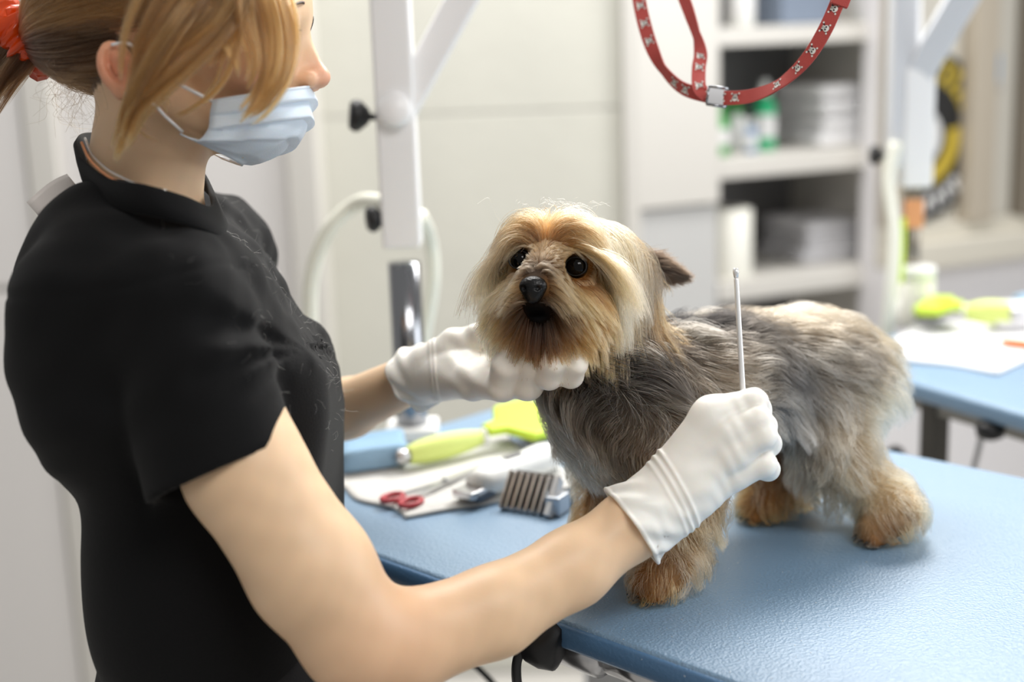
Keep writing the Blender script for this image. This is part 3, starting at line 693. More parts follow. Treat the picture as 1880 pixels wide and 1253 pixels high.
# ================================================================== SECOND TABLE, RIGHT BACKGROUND
A2 = onz(1640, 692, TZ); B2 = onz(1880, 760, TZ); D2 = unit(B2 - A2); N2 = np.array([-D2[1], D2[0], 0])
t2 = empty('grooming_table', A2 * np.array([1, 1, 0]) + N2 * .25, 'second blue grooming table with a white towel in the right background', 'table')
def q2(s, n, z=TZ): return np.array([A2[0], A2[1], 0]) + D2 * s + N2 * n + Z * z
o = []
for (cs, cn, a0) in ((.62, .47, 0), (-.16, .47, 90), (-.16, .03, 180), (.62, .03, 270)):
    for k in range(5):
        a = math.radians(a0 + 22.5 * k); o.append(q2(cs + .03 * math.cos(a), cn + .03 * math.sin(a), TZ - .024))
b = MB(); b.prism(o, Z * .024); b.build('table_top', blue, t2, bevel=.007, segs=3)
b = MB(); b.box(q2(.23, .25, TZ - .042), D2 * .36, N2 * .2, Z * .012); b.build('under_frame', mat('grey_steel', (150, 148, 142), .4, .6), t2, smooth=False, bevel=.002)
for (s_, n_) in ((.015, .06), (.55, .06), (.55, .44), (-.1, .44)):
    b = MB(); b.box(q2(s_, n_, (TZ - .03) / 2), D2 * .014, N2 * .014, Z * ((TZ - .03) / 2)); b.build('leg', mat('dark_steel', (90, 88, 84), .35, .8), t2, smooth=False, bevel=.003)
knob(q2(.0, .05, .79), -D2 - N2 * .3, 1.1, t2)
b = MB(); b.lathe(q2(.155, .012, TZ - .036), Z, [(.008, -.012), (.016, -.008), (.018, .004), (.010, .011)], 16); b.build('edge_clamp', black_pl, t2)
b = MB(); b.tube(bez([q2(.10, .06, .87), q2(.09, .05, .80), q2(.05, .05, .74), q2(-.02, .06, .70)], 16), .004, 8); tag(b.build('grey_cable', mat('pale_grey_rubber', (190, 190, 190), .5)), 'pale grey cable hanging under the second table', 'cable')
t2w = sheet('hand_towel', (on(1600, 655), on(1835, 688), on(2010, 610), on(1700, 590)), 30, 30, MATS['white_towel'], TZ + .0004, .004, 8, .003)
tag(t2w, 'white towel spread on the second table', 'towel')
sb0 = on(1862, 575, TZ + .035); sb1 = on(1690, 572, TZ + .028)
slicker(sb0, sb1, Z, 1.3, 'lime green slicker brush on the second table, pins facing down')
og0 = on(1838, 632, TZ + .009); og1 = on(1960, 650, TZ + .009); d = unit(og1 - og0); s = np.cross(Z, d)
oc = empty('orange_comb', (og0 + og1) / 2 - Z * .009, 'orange handled comb at the edge of the white towel', 'comb')
b = MB(); b.prism([og0 - s * .004, og0 + d * .02 - s * .010, og1 - s * .008, og1 + s * .008, og0 + d * .02 + s * .010, og0 + s * .004], Z * .008); b.build('handle', mat('orange_plastic', (226, 112, 40), .4), oc, bevel=.002)
b = MB(); b.box(og1 + d * .03, d * .03, s * .008, Z * .002); b.build('spine', metal, oc, smooth=False)
b = MB()
for i in range(20): b.box(og1 + d * (.003 + .003 * i) - s * .016, d * .0006, s * .010, Z * .0008)
b.build('teeth', metal, oc, smooth=False)['kind'] = 'stuff'
q = on(1868, 606, TZ + .004); b = MB(); wc = towel_slab(q + Z * .022, unit(RIGHT * np.array([1, 1, 0])), unit(np.array([0, 1.0, 0])), .04, .03, .016, 7, 'folded_cloth', MATS['white_towel'])
tag(wc, 'white folded cloth in front of the second brush handle', 'cloth')
q = on(1905, 590, TZ + .004); wc = towel_slab(q + Z * .022, unit(RIGHT * np.array([1, 1, 0])), unit(np.array([0, 1.0, 0])), .03, .03, .018, 9, 'folded_cloth', MATS['blue_towel'])
tag(wc, 'blue folded cloth at the right edge of the second table', 'cloth')
# second grooming arm
D3 = 2.12; p3 = P(1668, 575, D3 + .06)
a2 = empty('grooming_post', p3, 'white grooming arm post standing at the second table', 'grooming post')
def post3(y): q_ = p3.copy(); q_[2] = (CAM + ray(1690, y) * (D3 + .06))[2]; return q_
b = MB(); b.tube([q2(.2, .3, TZ) * 0 + post3(590) - Z * .0, post3(320)], .014, 16); b.build('steel_post', mat('warm_steel', (150, 142, 130), .3, .9), a2)
def vbox(y0, y1, hw, name, m_, dx=0.0):
    z0, z1 = post3(y0)[2], post3(y1)[2]; b = MB(); c_ = p3.copy(); c_[2] = (z0 + z1) / 2; b.box(c_ + RIGHT * dx, np.array([hw, 0, 0]), np.array([0, hw, 0]), Z * (z1 - z0) / 2); return b.build(name, m_, a2, smooth=False, bevel=.004)
vbox(335, 120, .0225, 'sleeve', white_metal, .003); vbox(300, -60, .019, 'inner_post', mat('pale_grey_coat', (214, 216, 220), .4), -.020)
b = MB(); q0 = post3(150) - RIGHT * .004; q1 = P(1800, -60, 2.0); dd = unit(q1 - q0); sd_ = unit(np.cross(dd, FWD)); up_ = np.cross(sd_, dd)
b.box((q0 + q1) / 2, dd * np.linalg.norm(q1 - q0) / 2, sd_ * .021, up_ * .014); b.build('brace', MATS['pale_grey_coat'], a2, smooth=False, bevel=.003)
b = MB(); b.box(P(1668, 60, D3 + .01), RIGHT * .018, FWD * .01, UP * .10); b.build('gusset', white_metal, a2, smooth=False, bevel=.004)
knob(post3(278) - RIGHT * .03, -RIGHT, .8, a2)
b = MB(); b.lathe(p3 - Z * .0, Z, [(.03, -.02), (.03, .004), (.024, .02)], 20); b.build('base', white_metal, a2)
b = MB(); b.box(post3(388) - FWD * .012 , RIGHT * .014, FWD * .008, Z * .022); b.build('orange_clip', mat('peach_plastic', (226, 160, 110), .45), a2, bevel=.003)
b = MB(); b.tube(bez([P(1645, 262, D3 - .02), P(1632, 330, D3 - .02), P(1642, 430, D3 - .03), P(1636, 540, D3 - .03), P(1625, 640, D3)], 24), .010, 10); tag(b.build('hose', MATS['cream_rubber']), 'cream hose hanging left of the second post', 'hose')
b = MB(); b.tube(bez([P(1658, 400, D3 - .02), P(1657, 450, D3 - .02), P(1654, 520, D3 - .02)], 10), .0045, 8); tag(b.build('lime_strap', lime), 'thin lime strap hanging beside the second post', 'strap')
q = on(1682, 592); jb = empty('cream_jar', q, 'cream white jar at the foot of the second post', 'jar')
hz_ = P(1682, 487, np.dot(q - CAM, FWD))[2] - TZ
b = MB(); b.lathe(q - FWD * .05 * 0 + Z * .001, Z, [(.024, 0), (.026, .003), (.026, hz_ * .78), (.024, hz_ * .8)], 24); b.build('body', paper, jb)
b = MB(); b.lathe(q + Z * (.001 + hz_ * .8), Z, [(.027, 0), (.027, hz_ * .18), (.025, hz_ * .2)], 24); b.build('lid', wpl, jb)

# ================================================================== PERSON
skin_m = vcol_mat('skin', 'tone', .45, .4, sss=.25, bump=(420, .08, .001))
shirt_m = mat('black_cotton', (13, 13, 14), .85, spec=.15, bump=(700, .35, .001), sheen=.05)
pants_m = mat('charcoal_trousers', (44, 44, 46), .9, spec=.2, bump=(600, .3, .001))
glove_m = mat('white_latex', (252, 247, 238), .42, spec=.45, sss=.35, sss_r=(1, .7, .5), bump=(60, .12, .004))
HD = 1.08                                   # depth of the middle of the head
def H(x, y, lat=0.0):
    # lateral offset; the picture position is that of the near side, the far side is its mirror image
    if abs(lat) < 1e-9: return P(x, y, HD)
    q = P(x, y, HD - abs(lat)); return q if lat < 0 else q + FWD * 2 * lat
k_ = 1.0 / F_PX
def prim(l):                                # (x,y,d,rpx) chain -> list of cones
    return [(P(*a[:3]), P(*b[:3]), px(a[3], a[2]), px(b[3], b[2])) for a, b in zip(l[:-1], l[1:])]
def chain(p, l, k=.008, shrink=0.0):
    d = None
    for a, b, ra, rb in prim(l):
        e = rcone(p, a, b, ra - shrink, rb - shrink); d = e if d is None else smin(d, e, k)
    return d
# ---- hands, in one place, used by skin and by gloves
RH = {  # right hand (near): wrist, four metacarpals and fingers, thumb
    'index': [(1196, 905, 1.085, 36), (1308, 766, 1.075, 37), (1384, 738, 1.072, 25), (1392, 752, 1.095, 24), (1362, 772, 1.112, 21)],
    'middle': [(1198, 922, 1.080, 38), (1335, 794, 1.070, 35), (1391, 771, 1.064, 26), (1402, 784, 1.088, 24), (1368, 800, 1.108, 21)],
    'ring': [(1205, 942, 1.080, 38), (1345, 830, 1.070, 34), (1400, 800, 1.062, 26), (1410, 815, 1.086, 24), (1372, 826, 1.106, 21)],
    'pinky': [(1212, 962, 1.085, 36), (1345, 868, 1.078, 31), (1402, 853, 1.072, 24), (1410, 862, 1.092, 21), (1378, 862, 1.108, 18)],
    'thumb': [(1205, 930, 1.100, 34), (1262, 850, 1.118, 30), (1325, 775, 1.122, 24), (1372, 742, 1.116, 20)],
}
LH = {  # left hand: cupped under the chin of the dog
    'index': [(800, 690, 1.262, 42), (872, 700, 1.205, 33), (922, 708, 1.165, 30), (930, 672, 1.148, 27), (938, 640, 1.150, 24)],
    'middle': [(800, 686, 1.265, 42), (900, 692, 1.205, 33), (968, 706, 1.160, 30), (976, 672, 1.145, 27), (980, 642, 1.150, 23)],
    'ring': [(800, 682, 1.268, 40), (930, 680, 1.212, 31), (1008, 690, 1.140, 26), (1016, 664, 1.124, 24), (1018, 640, 1.128, 21)],
    'pinky': [(802, 680, 1.270, 38), (950, 670, 1.222, 28), (1048, 690, 1.142, 23), (1058, 668, 1.126, 21), (1058, 648, 1.13, 18)],
    'thumb': [(795, 665, 1.262, 36), (835, 636, 1.250, 30), (880, 622, 1.240, 27), (925, 590, 1.235, 22)],
}
def hand(p, D, shrink=0.0):
    d = None
    for key in ('index', 'middle', 'ring', 'pinky', 'thumb'):
        c = D[key]; pr_ = prim(c); base = rcone(p, pr_[0][0], pr_[0][1], pr_[0][2] - shrink, pr_[0][3] - shrink)
        f = None
        for a, b, ra, rb in pr_[1:]:
            e = rcone(p, a, b, ra - shrink, rb - shrink); f = e if f is None else smin(f, e, .003)
        e = smin(base, f, .008)
        d = e if d is None else smin(d, e, .003)
    return d
R_ARM = [(330, 560, 1.00, 112), (450, 865, .985, 110), (572, 1050, .985, 113), (655, 1168, .995, 102), (735, 1182, 1.010, 92), (905, 1124, 1.035, 80), (1050, 1043, 1.06, 69), (1160, 964, 1.080, 60), (1200, 935, 1.083, 58)]
L_ARM = [(385, 470, 1.32, 95), (455, 760, 1.42, 80), (530, 790, 1.43, 62), (640, 750, 1.37, 52), (765, 692, 1.29, 44), (805, 685, 1.265, 42)]
CH = CAMR
def head_fn(p):
    # head
    d = ell(p, H(325, 15), CH, (px(222, HD), px(190, HD), .073))
    d = smin(d, sph(p, H(478, 5), px(92, HD)), .02)
    d = smin(d, rcone(p, H(440, 110), H(458, 200), px(86, HD), px(68, HD)), .02)
    for s in (-1, 1):
        d = smin(d, sph(p, H(462, 112, s * .040), px(58, HD)), .02)
        d = smin(d, rcone(p, H(300, 165, s * .048), H(425, 248, s * .020), px(44, HD), px(34, HD)), .02)
        d = smin(d, rcone(p, H(528, 22, s * .012), H(510, 24, s * .042), px(28, HD), px(28, HD)), .010)
        d = smin(d, sph(p, H(522, 48, s * .031), px(27, HD)), .006)
        d = smin(d, sph(p, H(570, 146, s * .010), px(13, HD)), .005)
    d = smin(d, rcone(p, H(545, 50), H(586, 138), px(13, HD), px(15, HD)), .008)
    d = smin(d, rcone(p, H(512, 55), H(536, 148), px(40, HD), px(30, HD)), .012)
    d = smin(d, sph(p, H(588, 143), px(17, HD)), .006)
    d = smin(d, sph(p, H(520, 192), px(24, HD)), .012)
    d = smin(d, sph(p, H(446, 246), px(32, HD)), .015)
    # ears
    for s in (-1, 1):
        R_ = np.array([RIGHT * .94 + UP * .30 + FWD * s * -.25, UP * .94 - RIGHT * .30, FWD * 1.0 + RIGHT * s * .25]); R_ = R_ / np.linalg.norm(R_, axis=1, keepdims=True)
        c_ = H(214, 124, s * .074); e = ell(p, c_, R_, (px(32, HD), px(47, HD), .009)); e = smax(e, -ell(p, c_ + RIGHT * .003 + UP * .001 + FWD * s * .007, R_, (px(23, HD), px(36, HD), .0085)), .002); e = smin(e, ell(p, c_ + RIGHT * .004 + UP * .002 + FWD * s * .002, R_, (px(17, HD), px(28, HD), .006)), .002); e = smax(e, -ell(p, c_ + RIGHT * .007 - UP * .002 + FWD * s * .007, R_, (px(9, HD), px(15, HD), .007)), .002)
        e = smin(e, sph(p, c_ - UP * .018 + RIGHT * .004, .0055), .006)
        d = smin(d, e, .003)
    return d
def body_fn(p, shrink=0.0012):
    d = local(p, H(330, 60), .19, head_fn)
    # neck
    d = smin(d, rcone(p, P(285, 180, 1.085), P(258, 400, 1.105), px(100, 1.085), px(110, 1.1)), .02)
    # trunk under the shirt
    d = smin(d, rcone(p, P(262, 530, 1.06), P(330, 520, 1.24), .045, .045), .03)
    d = smin(d, rcone(p, P(300, 600, 1.12), P(400, 1000, 1.16), .085, .085), .03)
    d = smin(d, chain(p, R_ARM, .012), .02)
    d = smin(d, chain(p, L_ARM, .012), .02)
    d = smin(d, local(p, P(1300, 840, 1.085), .13, lambda q: hand(q, RH, .0013)), .006); d = smin(d, local(p, P(925, 670, 1.2), .14, lambda q: hand(q, LH, .0013)), .006)
    return d
FEET = np.array([-.33, 1.02, 0.0])
person = empty('person', FEET, 'person in black T-shirt, face mask and white gloves grooming the dog', 'person')
def bbox(ptsr):
    a = np.array([q for q, r in ptsr]); r = max(r for q, r in ptsr); return a.min(0) - r, a.max(0) + r
lo, hi = bbox([(P(*c[:3]), .06) for c in R_ARM + L_ARM] + [(H(325, -190), .09), (H(60, 0), .09), (P(400, 1010, 1.16), .06)] + [(P(*c[:3]), .02) for h_ in (RH, LH) for l in h_.values() for c in l])
me, bv, bf = sdf_mesh('body', body_fn, lo, hi, .0032)
def tones(p):
    c_ = np.repeat(lin((232, 198, 162))[None], len(p), 0); c_ *= (1 + .05 * vnoise(p, 40, 2.0) + .04 * vnoise(p, 110, 5.0))[:, None]
    for (q, r, t) in ((H(216, 124, -.074), .030, (214, 140, 108)), (H(590, 143), .016, (224, 164, 136)), (H(470, 120, -.05), .03, (226, 170, 140)), (P(690, 1180, 1.0), .05, (226, 178, 142))):
        w_ = np.exp(-(np.linalg.norm(p - q, axis=1) / r) ** 2)[:, None]; c_ = c_ * (1 - w_) + lin(t) * w_
    w_ = scalp(p)[:, None] * .95; return c_ * (1 - w_) + lin((74, 50, 30)) * w_
def uvl(p):
    s_ = F_PX / HD; c_ = p - H(325, 15); return 325 + (c_ @ RIGHT) * s_, 15 - (c_ @ UP) * s_, c_ @ FWD
def scalp(p):
    x, y, l = uvl(p); m_ = (x < 505 - .9 * np.maximum(0, y + 10)) & (y < 190 - .35 * np.maximum(0, x - 140)) & ~((x > 285) & (y > 100 - .38 * (x - 285)))
    m_ &= ~((np.abs(l) > .062) & (x > 226) & (x < 300) & (y > 62) & (y < 185)); return m_.astype(float)
paint(me, 'tone', tones(bv)); body = finish('body', me, skin_m, person)
# ---- gloves with cuffs
def cuff_fn(p, a, b, ra, rb, th=.0011):
    """open flared sleeve a->b"""
    a = np.asarray(a); b = np.asarray(b); ax = unit(b - a); t = (p - a) @ ax; L = np.linalg.norm(b - a)
    q = p - a - t[:, None] * ax; ang = np.arctan2(q @ UP, q @ np.cross(ax, UP)); u = np.clip(t / L, 0, 1)
    r = ra + (rb - ra) * u + .0024 * np.sin(3 * ang + 1.0) * (1 - u) + .0016 * np.sin(7 * ang + 9 * u) * (1 - u)
    d = np.abs(np.linalg.norm(q, axis=1) - r) - th
    lip = np.sqrt((np.linalg.norm(q, axis=1) - r) ** 2 + (t - .0012) ** 2) - .0019
    return np.minimum(np.maximum(d, np.maximum(-t, t - L)), lip)
rc0, rc1 = P(1160, 966, 1.080), P(1226, 918, 1.083)
def glove_r(p):
    d = hand(p, RH); d = smin(d, rcone(p, P(1212, 930, 1.084), P(1260, 890, 1.083), px(66, 1.084), px(62, 1.083)), .012)
    d = smin(d, cuff_fn(p, rc0, rc1, px(77, 1.08), px(64, 1.083)), .003)
    ax = unit(rc1 - rc0)
    for k, (a, amp) in enumerate(((1236, .0012), (1247, .0014), (1225, .0007))):      # stretched rings at the wrist
        c_ = P(a, 918 - (a - 1226) * .75, 1.083); t = (p - c_) @ unit(ax + RIGHT * .28); d = d - amp * np.exp(-(t / .0016) ** 2) * (d < .01)
    t = (p - P(1330, 820, 1.07)) @ unit(RIGHT * .55 + UP * .83); s2 = (p - P(1370, 790, 1.06)) @ unit(RIGHT * .83 - UP * .55)
    d = d - .0003 * np.sin(t * 430 + 3 * np.sin(s2 * 120 + t * 60)) * np.exp(-(s2 / .022) ** 2)    # little pulls between the knuckles
    return d
lo, hi = bbox([(P(*c[:3]), .025) for l in RH.values() for c in l] + [(rc0, .035)])
me, _, _ = sdf_mesh('glove', glove_r, lo, hi, .0011); finish('glove', me, glove_m, person)
lc0, lc1 = P(762, 692, 1.292), P(802, 682, 1.268)
def glove_l(p):
    d = hand(p, LH); d = smin(d, rcone(p, P(790, 686, 1.272), P(850, 680, 1.24), px(46, 1.27), px(44, 1.24)), .012)
    d = smin(d, cuff_fn(p, lc0, lc1, px(58, 1.29), px(46, 1.27)), .006)
    for a in (796, 803): d = d - .0010 * np.exp(-((((p - P(a, 685, 1.268)) @ unit(RIGHT + UP * .1)) / .0016) ** 2)) * (d < .01)
    t = (p - P(850, 690, 1.22)) @ unit(UP * .95 + RIGHT * .3); d = d - .0005 * np.sin(t * 300 + 3 * np.sin(((p - P(850, 690, 1.22)) @ RIGHT) * 60)) * np.exp(-(((p - P(860, 680, 1.22)) @ RIGHT) / .03) ** 2)
    return d
lo, hi = bbox([(P(*c[:3]), .025) for l in LH.values() for c in l] + [(lc0, .035)])
me, _, _ = sdf_mesh('glove', glove_l, lo, hi, .0012); finish('glove', me, glove_m, person)
# ---- T-shirt
SL_A, SL_B = P(322, 560, .995), P(415, 890, .985)      # near sleeve
hemN = unit(unit(SL_B - SL_A) * 1.0 + RIGHT * .16 - UP * .05); HEM = P(408, 868, .985)
LS_A, LS_B = P(392, 470, 1.32), P(440, 700, 1.40)
def folds(p):
    A1 = P(560, 640, 1.05); q = p - A1; r = np.linalg.norm(q, axis=1)
    a = np.arctan2(q @ UP, q @ RIGHT)
    f = .0035 * np.sin(a * 9 + 2.2 * np.sin(r * 22)) * np.exp(-((r - .10) / .07) ** 2)
    f += .0035 * vnoise(p, 26, 1.3) + .0018 * vnoise(p, 60, 4.0)
    w_ = P(330, 1010, 1.08); q = p - w_
    f += .0045 * np.sin((q @ unit(UP * .9 + RIGHT * .42)) * 62 + 1.5 * np.sin((q @ RIGHT) * 14)) * np.exp(-((q @ UP) / .085) ** 2)
    return f
def shirt_fn(p):
    d = rcone(p, P(232, 452, 1.06), P(300, 440, 1.24), .040, .040)                    # yoke
    d = smin(d, rcone(p, P(190, 560, 1.02), P(196, 560, 1.19), px(158, 1.1), px(150, 1.19)), .03)   # upper back
    d = smin(d, rcone(p, P(215, 720, 1.04), P(230, 720, 1.18), px(175, 1.1), px(165, 1.18)), .03)
    d = smin(d, rcone(p, P(395, 560, 1.05), P(420, 545, 1.25), px(110, 1.05), px(104, 1.25)), .03)  # upper chest
    d = smin(d, rcone(p, P(445, 715, 1.07), P(478, 705, 1.24), px(150, 1.07), px(146, 1.24)), .03)  # bust
    d = smin(d, rcone(p, P(425, 800, 1.08), P(462, 800, 1.24), px(165, 1.08), px(160, 1.24)), .03)
    d = smin(d, rcone(p, P(370, 960, 1.09), P(425, 960, 1.24), px(205, 1.10), px(208, 1.22)), .04)  # waist
    d = smin(d, rcone(p, P(370, 1150, 1.09), P(430, 1150, 1.25), px(196, 1.10), px(205, 1.22)), .05)
    d = smin(d, rcone(p, P(385, 1420, 1.13), P(440, 1420, 1.29), px(205, 1.13), px(210, 1.25)), .05)
    d = smin(d, rcone(p, P(172, 446, 1.06), P(190, 440, 1.17), px(84, 1.08), px(80, 1.17)), .03)
    d = smin(d, rcone(p, P(352, 480, 1.07), P(384, 462, 1.25), px(72, 1.07), px(74, 1.25)), .03)
    # shoulders and sleeves
    d = smin(d, rcone(p, P(235, 452, 1.06), SL_A, .040, px(126, .995)), .03)
    d = smin(d, rcone(p, P(315, 420, 1.24), LS_A, .040, .052), .03)
    sl = rcone(p, SL_A, SL_B + (SL_B - SL_A) * .25, px(132, .995), px(150, .985))
    sl = smax(sl, (p - HEM) @ hemN, .003)
    inner = smax(rcone(p, SL_A + (SL_B - SL_A) * .65, SL_B + (SL_B - SL_A) * .5, px(110, .99), px(138, .985)), -((p - HEM) @ hemN + .045), .004)
    sl = smax(sl, -inner, .002)
    sl2 = smax(rcone(p, LS_A, LS_B, .052, .060), (p - LS_B) @ unit(LS_B - LS_A), .004)
    d = smin(d, sl, .012); d = smin(d, sl2, .02)
    # arm seam groove and hem stitch
    # neck hole
    nk = rcone(p, P(285, 180, 1.085), P(262, 385, 1.105), px(112, 1.085), px(116, 1.1))
    return smax(d, -nk, .006)
def shirt_folded(p): return shirt_fn(p)
ZHEM = P(400, 1330, 1.15)[2]
def shirt2(p):
    tS = (p - SL_A) @ unit(SL_B - SL_A); nearside = ((p - SL_A) @ FWD < .04)
    g_ = .0016 * np.exp(-((tS + .012 + .25 * ((p - SL_A) @ RIGHT) ** 2 * 8) / .0022) ** 2) * nearside
    near = np.clip(-((p - HEM) @ hemN + .03) / .03, 0, 1)
    return smax(shirt_fn(p) + folds(p) * near + g_, ZHEM - p[:, 2], .004)
lo, hi = bbox([(P(190, 420, 1.0), .06), (P(25, 600, 1.1), .02), (P(640, 800, 1.1), .04), (P(470, 700, 1.42), .09), (P(400, 900, .97), .08), (P(640, 1330, 1.3), .06), (P(160, 1330, 1.1), .04)])
lo[2] = ZHEM - .02
me, sv, sf = sdf_mesh('t_shirt', shirt2, lo, hi, .004); tshirt = finish('t_shirt', me, shirt_m, person)
# collar band
ring = [P(*q) for q in ((146, 300, 1.06), (190, 342, 1.01), (262, 358, .985), (335, 376, .995), (392, 402, 1.04), (398, 392, 1.10), (384, 345, 1.17), (330, 300, 1.20), (240, 275, 1.21), (172, 262, 1.18), (146, 272, 1.12))]
ring = bez(ring + ring[:3], 90); ring = ring[:-16]
b = MB(); v = []; f = []; ctr = P(268, 320, 1.10); upn = unit(UP * .93 - RIGHT * .33)
R_ = [np.asarray(q) for q in bez([P(*q) for q in ((150, 305, 1.055), (205, 346, 1.005), (275, 360, .985), (345, 380, 1.0), (392, 398, 1.05), (394, 372, 1.12), (372, 325, 1.18), (310, 285, 1.205), (225, 265, 1.20), (165, 262, 1.15), (146, 276, 1.10), (150, 305, 1.055))], 96)][:-1]
n = len(R_)
for q in R_:
    o_ = unit((q - ctr) - upn * np.dot(q - ctr, upn))
    for (a, h_) in ((-.001, -.016), (.0045, -.015), (.0038, -.004), (.0022, .007), (-.0002, .0085), (-.0022, .007), (-.003, -.004)): v.append(q + o_ * a + upn * h_)
for i in range(n):
    for j in range(7): f.append((i * 7 + j, i * 7 + (j + 1) % 7, ((i + 1) % n) * 7 + (j + 1) % 7, ((i + 1) % n) * 7 + j))
build('collar', v, f, shirt_m, tshirt)
# care label sticking out at the nape
b = MB(); a0, a1 = P(132, 332, 1.085), P(58, 384, 1.08); dn = unit(a1 - a0); sn = unit(np.cross(dn, FWD)); L = np.linalg.norm(a1 - a0)
v = []; f = []
for i in range(9):
    t = i / 8
    for j in range(5): v.append(a0 + dn * L * t + sn * .0065 * (j - 2) / 2 + FWD * (.004 * math.sin(3 * t) + .001 * j) + UP * .004 * math.sin(math.pi * t))
for i in range(8):
    for j in range(4): a = i * 5 + j; f.append((a, a + 1, a + 6, a + 5))
lb = build('care_label', v, f, mat('label_satin', (232, 224, 218), .4), tshirt, solid=.0005); lb['label'] = 'white care label sticking out at the nape'
# ---- trousers and shoes
hipz = P(400, 1330, 1.15); hc0 = np.array([hipz[0], hipz[1], 0])
def pants_fn(p):
    hip = P(400, 1180, 1.15); lat = np.array([-.20, .98, 0]); fw = np.array([.98, .2, 0]); R_ = np.array([fw, lat, Z])
    d = ell(p, np.array([hip[0] + .005, hip[1] + .02, .80]), R_, (.115, .17, .20))
    for s in (-1, 1):
        a = np.array([hip[0], hip[1] + .02, .74]) + lat * s * .085; k2 = a + fw * .01 - Z * .33 - lat * s * .01; an = k2 - Z * .36 - fw * .02
        d = smin(d, rcone(p, a, k2, .088, .064), .03); d = smin(d, rcone(p, k2, an, .062, .055), .02)
    d = d + .003 * vnoise(p, 22, .4)
    d = smax(d, p[:, 2] - .95, .005)
    return smax(d, .07 - p[:, 2], .004)
hp = P(400, 1180, 1.15)
me, _, _ = sdf_mesh('trousers', pants_fn, (hp[0] - .2, hp[1] - .24, .05), (hp[0] + .2, hp[1] + .28, .97), .008); finish('trousers', me, pants_m, person)
for s in (-1, 1):
    a = np.array([hp[0] - .01, hp[1] + .02, 0]) + np.array([-.20, .98, 0]) * s * .075; fw = np.array([.98, .2, 0])
    def shoe(p, a=a, fw=fw):
        d = rcone(p, a + Z * .05 - fw * .03, a + fw * .13 + Z * .035, .042, .034); d = smin(d, rcone(p, a + Z * .05 - fw * .02, a + Z * .11 - fw * .02, .038, .034), .02)
        return smax(d, .001 - p[:, 2], .004)
    me, _, _ = sdf_mesh('shoe', shoe, a - np.array([.12, .12, .01]), a + np.array([.22, .15, .16]), .006); finish('shoe', me, mat('white_shoe', (214, 214, 212), .5), person)
# ---- face mask
mask_m = mat('mask_blue', (216, 228, 240), .8, spec=.2, bump=(900, .25, .001), sss=.15)
edge = bez([(393, 184), (387, 212), (384, 238), (362, 258), (332, 244)], 40); cen = bez([(563, 158), (560, 190), (551, 222), (512, 262), (425, 294)], 40)
v = []; f = []; NU, NV = 44, 40
for j in range(NV):
    t = j / (NV - 1)
    for i in range(NU):
        u = -1 + 2 * i / (NU - 1); a = u * math.pi / 2; w_ = 1 - math.cos(a)
        ex_, ey_ = edge[j]; cx_, cy_ = cen[j]; x = cx_ + (ex_ - cx_) * w_; y = cy_ + (ey_ - cy_) * w_
        lat = (.060 - .012 * t) * math.sin(a)
        pl = ((t * 4.0 + .25 * math.cos(a)) % 1.0); h_ = .0060 * (pl - .5) * (1 - abs(u) ** 6) * (0 < t < 1)
        q = H(x, y, lat if abs(lat) > 1e-6 else 0.0); o_ = unit(RIGHT * math.cos(a) * .9 - UP * .3 * t + FWD * math.sin(a)); wr = .0012 * math.sin(11 * u + 6 * t) * math.sin(9 * t)
        v.append(q + o_ * (h_ + wr + .0035))
for j in range(NV - 1):
    for i in range(NU - 1): a = j * NU + i; f.append((a, a + 1, a + NU + 1, a + NU))
fm = build('face_mask', v, f, mask_m, person, solid=.0012)
loop_m = mat('white_elastic', (235, 235, 238), .6)
for s in (-1, 1):
    def Hs(x, y, l): return H(x, y, s * l)
    b = MB(); b.tube(bez([Hs(392, 187, .060), Hs(355, 168, .070), Hs(318, 148, .076), Hs(275, 112, .080), Hs(236, 80, .084), Hs(205, 82, .082)], 24), .0013, 6); b.build('ear_loop', loop_m, fm)
    b = MB(); b.tube(bez([Hs(335, 242, .050), Hs(305, 215, .064), Hs(280, 190, .074), Hs(245, 176, .078), Hs(205, 165, .076)], 24), .0013, 6); b.build('ear_loop', loop_m, fm)
# eyelashes and brows, eyes looking down
dark_br = mat('dark_brown_hair', (58, 40, 26), .6)
for s in (-1, 1):
    b = MB()
    for i in range(14):
        t = i / 13; q = H(540 - 6 * t, 46 + 2 * t, s * (.022 + .020 * t)); b.tube([q, q + RIGHT * .004 - UP * .003, q + RIGHT * .006 - UP * .004], [.0004, .0003, .0001], 4)
    b.tube(bez([H(544, 48, s * .020), H(541, 47, s * .031), H(530, 50, s * .043)], 8), .0007, 6)
    b.build('eyelashes', dark_br, person)
    b = MB(); b.tube(bez([H(556, 12, s * .010), H(556, 4, s * .026), H(535, 10, s * .046)], 10), [.0006, .0009, .001, .001, .001, .001, .001, .0009, .0007, .0004], 6); b.build('eyebrow', dark_br, person)
# necklaces
gold = mat('rose_gold', (214, 150, 110), .3, .9); silver = mat('silver', (226, 222, 216), .25, .9)
neck_path = [(150, 262, 1.07), (164, 292, 1.035), (190, 318, 1.01), (218, 334, .998), (250, 347, .990), (300, 358, .99)]
pts_ = bez([P(*q) for q in neck_path], 60)
b = MB()
for i, q in enumerate(pts_): b.lathe(q - Z * .0009, Z, [(.0005, 0), (.0012, .0005), (.0012, .0012), (.0005, .0018)], 8)
o = b.build('chain_necklace', gold, person); o['label'] = 'fine rose gold chain at the nape'
b = MB(); b.tube(bez([P(x + 6, y - 8, d - .002) for x, y, d in neck_path], 40), .0009, 6); o = b.build('cord_necklace', silver, person); o['label'] = 'thin silver cord above the gold chain'
